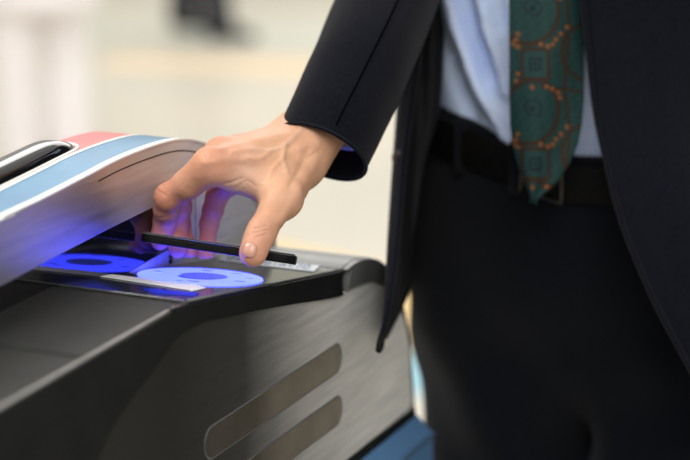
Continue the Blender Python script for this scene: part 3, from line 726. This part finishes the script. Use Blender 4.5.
DRAPE = [([loc2(*q) for q in pl_], h_, w_) for pl_, h_, w_ in (
    ([(438, -40), (452, 20), (472, 80), (508, 138)], .016, .0085), ([(478, -40), (490, 30), (508, 90)], .013, .008),
    ([(464, -20), (474, 35), (492, 80)], -.015, .0075), ([(446, 60), (456, 92), (470, 118)], -.012, .0065), ([(500, -40), (506, 20)], -.008, .007), ([(486, 118), (500, 128), (530, 134)], -.005, .004))]
def f_shirt(p):
    d = sd_ell(p, B(0, .01, 1.00), (.170, .124, .22), BR)
    d = smin(d, sd_ell(p, B(0, -.002, 1.22), (.178, .128, .24), BR), .06)
    d = smin(d, sd_cap(p, B(-.13, .01, 1.40), B(.13, .01, 1.40), .06, .06), .06)
    sx_ = (p - np.array([BC[0], BC[1], 0])) @ BR
    # soft diagonal drapes of the cotton on his right side
    for pl_, h_, w_ in DRAPE:
        best = np.full(len(p), 1e9)
        for (x0, z0), (x1, z1) in zip(pl_[:-1], pl_[1:]):
            dx, dz = x1-x0, z1-z0; t = np.clip(((sx_[:, 0]-x0)*dx + (p[:, 2]-z0)*dz)/(dx*dx+dz*dz), 0, 1)
            best = np.minimum(best, (sx_[:, 0]-x0-t*dx)**2 + (p[:, 2]-z0-t*dz)**2)
        d = d - h_*np.exp(-best/w_**2)*(sx_[:, 1] < .02)
    d = d + folds(p, .0025, [((1, 0, .5), 60), ((-.4, .2, 1), 45)], 8)
    d = smax(d, p[:, 2] - 1.445, .01)
    return np.maximum(d, 1.042 + tilt(p) - p[:, 2])
shirt = sdf_obj('shirt', f_shirt, (.02, 1.58, 1.0), (.48, 2.05, 1.47), tz, M['shirt'], man)
# belt, following the waist
def ringband(name, rx, ry, z0, z1, th, m, cx=0, cy=.01, n=72):
    vs, fs = [], []
    for k in range(n):
        t = 2*pi*k/n
        for rr, z in ((0, z0), (th, z0), (th, z1), (0, z1)): vs.append(B(cx + (rx+rr)*cos(t), cy + (ry+rr)*sin(t), z))
    for k in range(n):
        j = (k+1) % n
        for i in range(4): fs.append((4*k+i, 4*j+i, 4*j+(i+1) % 4, 4*k+(i+1) % 4))
    return from_py(name, vs, fs, m, man)
def surf_r(f, z, cx=0, cy=.01, n=72):   # radial distance of a surface around the waist
    out = []
    for k in range(n):
        t = 2*pi*k/n; rs = np.linspace(.05, .30, 180); pts = np.array([B(cx + r*cos(t), cy + r*sin(t), z) for r in rs]); v = f(pts); i = np.argmax(v > 0); out.append(rs[i])
    return np.array(out)
rw0, rw1 = surf_r(f_trousers, 1.008), surf_r(f_trousers, 1.045); rw = np.maximum(rw0, rw1)
vs, fs = [], []; n = 72
for k in range(n):
    t = 2*pi*k/n
    for rr, z in ((-.006, 1.008), (.003, 1.008), (.003, 1.043), (-.006, 1.043)): vs.append(B((rw[k]+rr)*cos(t), .01 + (rw[k]+rr)*sin(t), z + .24*min(max(-rw[k]*cos(t) - .01, 0), .14)))
for k in range(n):
    j = (k+1) % n
    for i in range(4): fs.append((4*k+i, 4*j+i, 4*j+(i+1) % 4, 4*k+(i+1) % 4))
belt = from_py('belt', vs, fs, M['belt'], man); bevel(belt, .001, 2, 60)
def front_pt(xl, z, out):   # point on the belt front at local x
    t = min(range(n), key=lambda k: abs(rw[k]*cos(2*pi*k/n) - xl) + (0 if sin(2*pi*k/n) < 0 else 9)); a_ = 2*pi*t/n
    return B(xl, .01 + (rw[t]+out)*sin(a_), z + .24*min(max(-xl - .01, 0), .14))
bk = []
cpx = -.034
for (x_, z_) in [(-.019, 1.008), (.019, 1.008), (.019, 1.041), (-.019, 1.041), (-.019, 1.008)]: bk.append(front_pt(cpx + x_, z_, .006))
tube('buckle', bk,   .0014, M['chrome'], belt, 8)
for xl in (-.115, -.06, .07):
    p0_, p1_ = front_pt(xl, 1.000, .006), front_pt(xl, 1.050, .006)
    vs = [p0_ - bx*.005, p0_ + bx*.005, p1_ + bx*.005, p1_ - bx*.005]; vs = vs + [v + by*.004 for v in vs]
    from_py('belt_loop', vs, [(0,1,2,3), (7,6,5,4), (0,4,5,1), (1,5,6,2), (2,6,7,3), (3,7,4,0)], M['trouser'], trs)
# jacket: one sheet from his right front edge, round the back, to his left front edge
zr = lambda pt: pt[2]
E1 = [P(378, 351, 1.60), P(388, 310, 1.615), (P(397, 240, 1.64)), P(403, 170, 1.66), P(412, 100, 1.685), P(424, 20, 1.71), P(438, -80, 1.73), P(466, -190, 1.735), P(505, -290, 1.72)]
S1 = [P(380.5, 349, 1.61), P(384, 305, 1.645), (P(387, 240, 1.68)), P(391, 180, 1.705), P(396, 110, 1.73), P(401, 40, 1.75), P(407, -60, 1.77), P(420, -180, 1.77), P(455, -290, 1.76)]
E2 = [P(706, 400, 1.60), P(690, 368, 1.605), P(655, 302, 1.615), P(624, 228, 1.63), P(607, 165, 1.64), P(595, 110, 1.65), P(583.5, 10, 1.650), P(573, -80, 1.64), P(563, -190, 1.645), P(548, -290, 1.66)]
S2 = [P(770, 420, 1.60), P(760, 380, 1.60), P(730, 310, 1.605), P(705, 228, 1.61), P(690, 165, 1.62), P(680, 110, 1.63), P(668, 10, 1.635), P(655, -80, 1.625), P(640, -190, 1.635), P(615, -290, 1.66)]
fE1, fS1, fE2, fS2 = [catm_f([(p[2], p) for p in c]) for c in (E1, S1, E2, S2)]
zt = min(E1[-1][2], E2[-1][2], 1.40)
def jr(z):   # jacket half axes at height z
    return np.interp(z, [.80, .95, 1.05, 1.2, 1.35, 1.45, 1.50], [.232, .222, .208, .205, .212, .200, .13]), np.interp(z, [.80, .95, 1.05, 1.2, 1.35, 1.45, 1.50], [.185, .175, .160, .155, .155, .135, .08])
rows = 46; ncol = 64; grid = []
for i in range(rows):
    t = i/(rows-1); row = []
    # hem height varies around: front corners lower
    def zc(hem): return hem + (1.475 - hem)*t
    zE1 = E1[0][2] + (1.44 - E1[0][2])*t; zS1 = S1[0][2] + (1.45 - S1[0][2])*t
    keys = [fE1(zE1), fS1(zS1)]
    for th in np.linspace(160, -20, 11):       # degrees, 90 = back
        hem = .865 + .0*th; z = zc(.87) if 30 < th < 150 else zc(.87 if th > 90 else .84)
        rx_, ry_ = jr(z); a_ = R_(th); keys.append(B(rx_*cos(a_), .01 + ry_*sin(a_), z))
    zS2 = S2[0][2] + (1.45 - S2[0][2])*t; zE2 = E2[0][2] + (1.44 - E2[0][2])*t
    keys += [fS2(zS2), fE2(zE2)]
    cv = catmull(keys, 6)
    s_ = np.r_[0, np.cumsum(np.linalg.norm(np.diff(cv, axis=0), axis=1))]; s_ /= s_[-1]
    tt = np.linspace(0, 1, ncol*2); grid.append(np.stack([np.interp(tt, s_, cv[:, k]) for k in range(3)], 1))
grid = np.array(grid); nc = grid.shape[1]
# gentle wool folds
ph_ = folds(grid.reshape(-1, 3), .004, [((1, .3, .15), 38), ((.5, 1, .3), 30), ((.2, .1, 1), 24)], 5).reshape(rows, nc)
dpt = (grid - CAM)/np.linalg.norm(grid - CAM, axis=2)[..., None]
wgt = np.clip(np.minimum(np.arange(nc), nc-1-np.arange(nc))/14., 0, 1)[None, :, None]
grid = grid + dpt*ph_[..., None]*wgt
vs = grid.reshape(-1, 3); fs = [(i*nc+j, (i+1)*nc+j, (i+1)*nc+j+1, i*nc+j+1) for i in range(rows-1) for j in range(nc-1)]
jk = from_py('jacket', vs, fs, M['suit'], man); jk.data.materials.append(M['lining'])
sl = jk.modifiers.new('solid', 'SOLIDIFY'); sl.thickness = .0035; sl.offset = -1; sl.material_offset = 1; sl.material_offset_rim = 0
sb = jk.modifiers.new('s', 'SUBSURF'); sb.levels = 1; sb.render_levels = 1
# stitched front edges
def edge_line(col, name, off, r=.0013, m='seam', parent=None):
    pts = [grid[i, col] + np.array(off) for i in range(rows)]; return tube(name, pts, r, M[m], parent or jk, 6)
edge_line(0, 'edge_binding', (0, -.001, 0), .0026, 'suit'); edge_line(nc-1, 'edge_binding', (0, -.001, 0), .0026, 'suit')
# inner facing between the right front edge and the lining at his side
FA = [P(383, 340, 1.640), P(393, 300, 1.65), P(397, 240, 1.675), P(402, 170, 1.695), P(408, 100, 1.715), P(418, 20, 1.735), P(430, -80, 1.75), P(455, -190, 1.76), P(490, -290, 1.75)]
FB = [P(388, 335, 1.70), P(411, 292, 1.715), P(414, 235, 1.73), P(424, 165, 1.745), P(440, 110, 1.75), P(446, 20, 1.755), P(452, -80, 1.77), P(476, -190, 1.78), P(510, -290, 1.77)]
fa_, fb_ = catmull(FA, 5), catmull(FB, 5); vs, fs = [], []
for k in range(len(fa_)):
    for j in range(9): t = j/8; vs.append(fa_[k]*(1-t) + fb_[k]*t + np.array([0, .010*math.sin(pi*t*2 + k*.3) , 0]))
for k in range(len(fa_)-1):
    for j in range(8): fs.append((k*9+j, k*9+j+1, (k+1)*9+j+1, (k+1)*9+j))
fc = from_py('front_facing', vs, fs, M['lining'], jk); s_ = fc.modifiers.new('solid', 'SOLIDIFY'); s_.thickness = .002
# shoulders and collar cap
def f_yoke(p):
    d = sd_cap(p, B(-.165, .015, 1.405), B(.165, .015, 1.405), .066, .066)
    d = smin(d, sd_ell(p, B(0, .03, 1.40), (.20, .12, .10), BR), .05)
    d = smax(d, -sd_cap(p, B(0, -.02, 1.36), B(0, -.01, 1.60), .062, .075), .01)
    d = smax(d, -sd_ell(p, B(0, -.15, 1.36), (.06, .11, .16), BR), .01)
    return np.maximum(d, 1.385 - p[:, 2])
sdf_obj('shoulder_yoke', f_yoke, (-.05, 1.55, 1.36), (.56, 2.10, 1.52), .009, M['suit'], jk)
# left sleeve (outside the frame) and the right sleeve
def sleeve(name, cl, ra, rb, nv, m, up, fold=0., n=40, th=.0022, seed=1):
    cl = catmull(cl, 10); k_ = len(cl); vs, fs = [], []; r = np.random.default_rng(seed)
    up = np.array(up, float)
    for i, c in enumerate(cl):
        t = cl[min(i+1, k_-1)] - cl[max(i-1, 0)]; t /= np.linalg.norm(t)
        x = up - t*(up@t); x /= np.linalg.norm(x); y = np.cross(t, x); s = i/(k_-1)
        A_, B_ = np.interp(s, *ra), np.interp(s, *rb)
        for j in range(n):
            a_ = 2*pi*j/n; w_ = 1 + fold*(math.sin(3*a_ + s*9)*.5 + math.sin(s*38 + 2*math.sin(a_))*.6)*min(1, s*5)
            vs.append(c + x*A_*cos(a_)*w_ + y*B_*sin(a_)*w_)
    fs = [(i*n+j, i*n+(j+1) % n, (i+1)*n+(j+1) % n, (i+1)*n+j) for i in range(k_-1) for j in range(n)]
    o = from_py(name, vs, fs, m, jk); o.data.materials.append(M['lining'] if m is M['suit'] else m)
    bm = bmesh.new(); bm.from_mesh(o.data); bmesh.ops.recalc_face_normals(bm, faces=bm.faces)
    bm.to_mesh(o.data); bm.free()
    s_ = o.modifiers.new('solid', 'SOLIDIFY'); s_.thickness = th; s_.offset = -1; s_.material_offset = 1; s_.material_offset_rim = 0
    o.modifiers.new('s', 'SUBSURF').levels = 1
    return o, np.array(vs).reshape(k_, n, 3)
cuff_c = P(321, 152, 1.548)
inpl = P(359, 180, 1.568) - P(283, 125, 1.568); inpl /= np.linalg.norm(inpl)     # direction across the cuff in the view
scl = [cuff_c, P(341, 109, 1.566), P(362, 62, 1.598), P(384, 8, 1.655), P(402, -45, 1.705), P(425, -110, 1.765), P(450, -200, 1.80), P(475, -285, 1.81)]
slv, sg = sleeve('right_sleeve'.replace('right_', ''), scl, ([0, .12, .4, .7, 1], [.0400, .0412, .0430, .050, .062]), ([0, .12, .4, .7, 1], [.041, .044, .053, .060, .070]), 0, M['suit'], inpl, .012)
# tilt the cuff opening so the hem runs as in the picture
tube('sleeve_seam', [sg[i, SEAM] + (sg[i, SEAM] - scl_c)/np.linalg.norm(sg[i, SEAM] - scl_c)*.0004 for i, scl_c in zip(range(2, len(sg)), [g_.mean(0) for g_ in sg[2:]])], .0007, M['seam'], slv, 6)
tube('cuff_hem', [p for p in sg[0]] + [sg[0][0]], .0016, M['suit'], slv, 6)
cc = catmull(scl[:4], 6)
ct, _ = sleeve('shirt_cuff', [cuff_c + (scl[1]-cuff_c)*.62 + inpl*.0, cuff_c + (scl[1]-cuff_c)*.8, scl[1]], ([0, 1], [.0350, .036]), ([0, 1], [.039, .040]), 0, M['shirt'], inpl, 0.)
ct.parent = shirt
sleeve('sleeve', [B(.245, -.09, .94), B(.262, -.04, 1.01), B(.285, .04, 1.12), B(.262, .03, 1.25), B(.205, .012, 1.40)], ([0, 1], [.048, .068]), ([0, 1], [.052, .070]), 0, M['suit'], bx, .01)
# buttons on his right front
def button(c, nrm_, r=.0095):
    nrm_ = np.array(nrm_, float); nrm_ /= np.linalg.norm(nrm_); x = np.cross(nrm_, [0, 0, 1.]); x /= np.linalg.norm(x); y = np.cross(nrm_, x)
    vs, fs = [], []; n = 20; prof = [(r*.98, -.001), (r, .001), (r*.92, .0026), (r*.72, .0022), (r*.25, .0018)]
    for rr, h in prof:
        for k in range(n): a_ = 2*pi*k/n; vs.append(c + x*rr*cos(a_) + y*rr*sin(a_) + nrm_*h)
    for i in range(len(prof)-1):
        for k in range(n): fs.append((i*n+k, i*n+(k+1) % n, (i+1)*n+(k+1) % n, (i+1)*n+k))
    fs.append(tuple(range((len(prof)-1)*n, len(prof)*n)))
    return from_py('button', vs, fs, M['button'], jk)
for c_ in (P(399.5, 158, 1.680), P(411, 46, 1.706)):
    nn_ = np.array([-.72, -.68, .1]); nn_ /= np.linalg.norm(nn_); button(c_ + nn_*.001, nn_, .0070)
# tie
tw, tl = [], []
TL = [(509.5, 575, -90), (509.5, 581, -40), (509, 583.5, 0), (509, 584.5, 50), (509.2, 584, 100), (510, 582, 125), (512.5, 578, 145), (517, 570, 163), (523, 558, 182), (528, 546, 193), (531.5, 534.5, 203)]
ys = np.array([t[2] for t in TL], float)
nx_, ny_ = (90, 330) if FINE else (60, 220)
vs, col = [], []
def tiecol(x, y):    # motif laid out on the cloth
    base = np.array([.007, .028, .027]); g2 = np.array([.011, .038, .036]); br_ = np.array([.026, .016, .010]); be = np.array([.15, .058, .020]); dk = np.array([.007, .014, .022])
    Yp = (y - 2) % 100
    c = base + (g2-base)*(.5 + .5*math.sin(x*.5 + y*.23)*math.sin(y*.31))
    dy2 = Yp - 6 if Yp < 56 else Yp - 106; dx = x - 533
    d1 = math.hypot(dx, dy2*.88 + .10*dx); rr = 27 + 4*math.sin(math.atan2(dy2, dx) - .6)
    if abs(d1 - rr - 1) < 2.2: c = br_
    ta, tb = dx*.8 + dy2*.6, -dx*.6 + dy2*.8          # teardrop motif
    td = math.hypot(ta, tb + 2) - (9 - max(0, -tb)*.35)
    if abs(td) < 1.1 and tb > -14: c = dk
    if math.hypot(ta, tb - 1) < 3.2: c = dk
    sx_, sy_ = x - 535.5, Yp - 62; m_ = max(abs(sx_), abs(sy_)*.9)
    if 11.5 < m_ < 15: c = br_
    if m_ <= 11.5: c = g2
    if abs(m_ - 5) < 1.3: c = dk
    if m_ < 2: c = dk
    for cy in (50, -50, 150):
        if abs(math.hypot(x - 591, Yp - cy) - 29) < 2: c = br_
    if abs(x - 567 - 2*math.sin(Yp*.06)) < 1.6: c = br_
    if abs(Yp - 84 - (x - 535)*.12) < 1.5 and x > 540: c = br_
    for (qx, qy) in ((516, 38), (518, 45), (541, 42.5), (548, 44.5), (553, 42.5), (556, 37.5), (561, 32.), (567, 25), (516, 79), (532.5, 85.5), (547, 85), (552.5, 87), (558, 90.5), (560, 96), (518, 72), (518, 32), (513, 42)):
        for yy in (qy, qy - 100, qy + 100):
            if math.hypot(x-qx, Yp-yy) < 2.6: c = be*(1.15 if math.hypot(x-qx+.6, Yp-yy+.6) < 1.5 else .75)
    return c
for i in range(ny_):
    y = -90 + 293*i/(ny_-1); x0, x1 = np.interp(y, ys, [t[0] for t in TL]), np.interp(y, ys, [t[1] for t in TL])
    for j in range(nx_):
        s = j/(nx_-1); x = x0 + (x1-x0)*s
        d = 1.648 + .010*(2*s-1)**2 + .0035*math.sin(s*7+.02*y) + (y < 0)*(-y)*.00016
        vs.append(P(x, y, d)); col.append(tiecol(x, y))
fs = [(i*nx_+j, i*nx_+j+1, (i+1)*nx_+j+1, (i+1)*nx_+j) for i in range(ny_-1) for j in range(nx_-1)]
tm = mat('silk_tie', rough=.6, spec=.14); at = N(tm, 'ShaderNodeAttribute'); at.attribute_name = 'pattern'
tm.node_tree.links.new(at.outputs['Color'], bsdf(tm).inputs['Base Color'])
tn = N(tm, 'ShaderNodeTexNoise', Scale=1800.); tb = N(tm, 'ShaderNodeBump', Strength=.25, Distance=.001); tm.node_tree.links.new(tn.outputs['Fac'], tb.inputs['Height']); tm.node_tree.links.new(tb.outputs[0], bsdf(tm).inputs['Normal'])
tie = from_py('necktie', vs, fs, tm, man); ca = tie.data.color_attributes.new('pattern', 'FLOAT_COLOR', 'POINT')
ca.data.foreach_set('color', np.hstack([np.array(col), np.ones((len(col), 1))]).astype(np.float32).ravel())
sd_ = tie.modifiers.new('solid', 'SOLIDIFY'); sd_.thickness = .003; sd_.offset = 1
knot = [P(552, -90, 1.664), P(553, -150, 1.68), P(553, -230, 1.70), P(553, -290, 1.715)]
tube('tie_knot', [tuple(k) for k in knot], [.030, .026, .021, .024], tm, tie, 14)
# shoes and hair, outside the frame
def f_shoe(p, k_):
    d = smin(sd_cap(p, k_ + np.array([0, .025, -.045]), k_ + np.array([-.005, -.05, -.055]), .046, .042), sd_cap(p, k_ + np.array([-.005, -.05, -.055]), k_ + np.array([-.015, -.17, -.068]), .042, .034), .03)
    return np.maximum(smax(d, p[:, 2] - .105, .01), .012 - p[:, 2])
for k_ in (ankR, ankL):
    s_ = sdf_obj('shoe', lambda p: f_shoe(p, k_), k_ + np.array([-.08, -.24, -.10]), k_ + np.array([.08, .10, .03]), .007, M['belt'], man)
    sdf_obj('sole', lambda p: np.maximum(smin(sd_cap(p, k_ + np.array([0, .03, -.09]), k_ + np.array([-.015, -.175, -.09]), .046, .040), sd_cap(p, k_ + np.array([0, -.05, -.09]), k_ + np.array([-.015, -.13, -.09]), .046, .046), .02), np.abs(p[:, 2] - .0085) - .008), k_ + np.array([-.08, -.25, -.11]), k_ + np.array([.08, .11, -.05]), .006, M['black'], s_)
def f_hair(p):
    d = sd_ell(p, headc + by*.012 + np.array([0, 0, .05]), (.084, .102, .098), BR)
    d = smax(d, -sd_ell(p, headc - by*.10 + np.array([0, 0, -.02]), (.078, .075, .085), BR), .01)
    return smax(d, headc[2] - .03 - p[:, 2], .01)
sdf_obj('hair', f_hair, headc + np.array([-.12, -.13, -.06]), headc + np.array([.12, .15, .17]), .008, M['seam'], man)

# ================================================================== PEOPLE FAR BEHIND, out of focus
def walker(name_label, base, yaw, height, tm_, top_m, shoe_m, hair_m, stride=.0, coat=False, group=None, skirt=False):
    s = height/1.75; c, sn = cos(yaw), sin(yaw); base = np.array(base, float)
    def Q(x, y, z): return np.array([x*c - y*sn, x*sn + y*c, z])*s       # -y is forward
    Rm = np.stack([[c, sn, 0], [-sn, c, 0], [0, 0, 1.]], 1)
    hp_ = [Q(-.09, 0, .92), Q(.09, 0, .92)]; kn = [Q(-.09, -stride*.55, .50), Q(.09, stride*.35, .50)]; an = [Q(-.09, -stride, .09), Q(.09, stride, .12 if stride else .09)]
    hd = Q(0, -.02, 1.62)
    def legs(p, g=0., fl=0.):
        d = None
        for h_, k_, a_ in zip(hp_, kn, an):
            q_ = smin(sd_cap(p, h_, k_, (.08+g)*s, (.055+g)*s), sd_cap(p, k_, a_, (.055+g)*s, (.038+g+fl)*s), .03)
            d = q_ if d is None else smin(d, q_, .03)
        return d
    arms = [(Q(-.18, 0, 1.40), Q(-.22, .04, 1.13), Q(-.21, -.08, .90)), (Q(.18, 0, 1.40), Q(.22, .04, 1.13), Q(.21, -.04, .88))]
    def torso(p, g=0.):
        d = sd_ell(p, Q(0, 0, 1.0), ((.15+g)*s, (.105+g)*s, .15*s), Rm)
        d = smin(d, sd_ell(p, Q(0, 0, 1.26), ((.16+g)*s, (.11+g)*s, .2*s), Rm), .06)
        return smin(d, sd_cap(p, Q(-.14, 0, 1.40), Q(.14, 0, 1.40), (.05+g)*s, (.05+g)*s), .05)
    def arm(p, g=0., upto=1.):
        d = None
        for a_, b_, c_ in arms:
            q_ = smin(sd_cap(p, a_, b_, (.045+g)*s, (.035+g)*s), sd_cap(p, b_, b_ + (c_-b_)*upto, (.035+g)*s, (.026+g)*s), .02); d = q_ if d is None else np.minimum(d, q_)
        return d
    def body(p):
        d = smin(torso(p), legs(p), .04); d = smin(d, arm(p), .03)
        d = smin(d, sd_cap(p, Q(0, 0, 1.42), hd, .05*s, .045*s), .03)
        d = smin(d, sd_ell(p, hd + Q(0, 0, .02), (.072*s, .09*s, .11*s), Rm), .02)
        d = smin(d, sd_cap(p, hd + Q(0, -.085, .015), hd + Q(0, -.10, -.02), .008*s, .012*s), .012)
        for sg_ in (-1, 1): d = smin(d, sd_ell(p, hd + Q(.074*sg_, 0, .01), (.010*s, .018*s, .028*s), Rm), .008)
        for a_, b_, c_ in arms:
            d = smin(d, sd_cap(p, c_, c_ + Q(0, -.02, -.07), .020*s, .022*s), .015)
            for i in range(4): d = smin(d, sd_cap(p, c_ + Q(0, -.042+.016*i, -.08), c_ + Q(.0, -.050+.016*i, -.15 + .006*abs(i-1)), .0085*s, .007*s), .006)
            d = smin(d, sd_cap(p, c_ + Q(0, -.03, -.03), c_ + Q(0, -.065, -.085), .011*s, .009*s), .01)
        for k_ in an: d = smin(d, sd_cap(p, k_ + Q(0, .0, -.03), k_ + Q(0, -.13, -.06), .034*s, .026*s), .02)
        return d
    H = .016
    lo, hi = np.array([-.5*s, -.65*s, -.01]), np.array([.5*s, .65*s, 1.82*s])
    v, q_ = nets(body, lo, hi, H); v = laplace(v, q_, 1)
    me = np_mesh('person', v, q_); ca_ = me.color_attributes.new('tint', 'FLOAT_COLOR', 'POINT'); ca_.data.foreach_set('color', np.tile([.60, .37, .26, 1], len(v)).astype(np.float32))
    o = link_mesh('person', me, M['skin']); o.location = tuple(base)
    tag(o, name_label, 'person')
    def ftr(p):
        d = smin(legs(p, .020, .022), sd_ell(p, Q(0, 0, .96), (.17*s, .125*s, .13*s), Rm), .04)
        return np.maximum(np.maximum(d, p[:, 2] - 1.04*s), .06 - p[:, 2])
    def ftop(p):
        d = smin(torso(p, .022), arm(p, .016, .93), .03)
        if coat:
            d = smin(d, sd_cap(p, Q(0, 0, 1.0), Q(0, 0, .62), .17*s, .21*s), .05)
            return np.maximum(np.maximum(d, p[:, 2] - 1.46*s), .58*s - p[:, 2])
        return np.maximum(np.maximum(d, p[:, 2] - 1.46*s), .93*s - p[:, 2])
    sdf_obj('trousers', ftr, lo, hi, H, tm_, o); sdf_obj('coat' if coat else 'jacket', ftop, lo, hi, H, top_m, o)
    sdf_obj('hair', lambda p: smax(smax(sd_ell(p, hd + Q(0, .012, .04), (.082*s, .10*s, .105*s), Rm), -sd_ell(p, hd + Q(0, -.10, -.03), (.07*s, .07*s, .09*s), Rm), .01), hd[2] - .05 - p[:, 2], .01), lo, hi, H, hair_m, o)
    for k_ in an:
        sdf_obj('shoe', lambda p: np.maximum(smax(smin(sd_cap(p, k_ + Q(0, .03, -.04), k_ + Q(0, -.06, -.05), .045*s, .042*s), sd_cap(p, k_ + Q(0, -.06, -.05), k_ + Q(0, -.17, -.062), .042*s, .032*s), .02), p[:, 2] - k_[2] - .02, .01), k_[2] - .088 - p[:, 2]), k_ + np.array([-.3, -.3, -.12]), k_ + np.array([.3, .3, .06]), .012, shoe_m, o)
    return o
pale = noise_col(mat('pale_cloth', rough=.9), (.90, .86, .87), (.95, .91, .92), 4)
dark = noise_col(mat('dark_cloth', rough=.9), (.02, .022, .03), (.03, .032, .04), 4)
hairm = noise_col(mat('hair_dark', rough=.5), (.01, .008, .007), (.02, .016, .013), 40)
fp = floor_pt(62, 175)
walker('blurred person in a pale coat and white trousers standing far left', (fp[0] - .07, fp[1] + .1, 0), R_(20), 1.72, pale, pale, pale, hairm, coat=True)
fp = floor_pt(220, 38)
walker('blurred person walking away in dark trousers and black shoes', (fp[0] - .10, fp[1], 0), R_(80), 1.75, dark, dark, dark, hairm, stride=.12)
#@@LIGHT
w = bpy.data.worlds.new('world'); bpy.context.scene.world = w; w.use_nodes = True
nt = w.node_tree; bg = nt.nodes['Background']; bg.inputs['Strength'].default_value = 0.80
tcw = nt.nodes.new('ShaderNodeTexCoord'); sx = nt.nodes.new('ShaderNodeSeparateXYZ'); crw = nt.nodes.new('ShaderNodeValToRGB')
nt.links.new(tcw.outputs['Generated'], sx.inputs[0]); mrw = nt.nodes.new('ShaderNodeMapRange'); mrw.inputs['From Min'].default_value = -1
nt.links.new(sx.outputs['Z'], mrw.inputs['Value']); nt.links.new(mrw.outputs[0], crw.inputs[0]); nt.links.new(crw.outputs[0], bg.inputs['Color'])
crw.color_ramp.elements[0].position = .45; crw.color_ramp.elements[0].color = (.55, .52, .47, 1); crw.color_ramp.elements[1].position = .62; crw.color_ramp.elements[1].color = (.92, .90, .86, 1)
def area(name, loc, target, size, power, col):
    l = bpy.data.lights.new(name, 'AREA'); l.size = size; l.energy = power; l.color = col
    o = bpy.data.objects.new(name, l); C.objects.link(o); o.location = loc
    o.rotation_euler = (Vector(target) - Vector(loc)).to_track_quat('-Z', 'Y').to_euler(); return o
area('ceiling_light_key', (-1.6, 1.4, 3.2), (-.1, 1.5, 1.05), 0.9, 42, (1, .94, .86))
area('fill_light_front', (.1, -.6, 3.0), (.15, 1.6, 1.1), 1.6, 44, (1, .97, .94))  # front light added to brighten the man's shirt
area('fill_light_left', (-1.0, 3.4, 3.8), (-2.2, 6.5, .9), 2.5, 75, (1, .98, .97))  # fill added to brighten the pale figure at far left
area('ceiling_light_hall', (.5, 9, 3.8), (0, 8, 0), 5, 205, (1, .97, .94))
cd = bpy.data.cameras.new('camera'); cam = bpy.data.objects.new('camera', cd); C.objects.link(cam)
cd.sensor_width = 36; cd.lens = F*36/690; cam.location = (0, 0, 1.40); cam.rotation_euler = (pi/2 - PITCH, 0, 0)
cd.dof.use_dof = True; cd.dof.focus_distance = 1.475; cd.dof.aperture_fstop = 3.2; cd.clip_start = .05
bpy.context.scene.camera = cam
bpy.context.scene.view_settings.view_transform = 'Standard'; bpy.context.scene.view_settings.look = 'None'
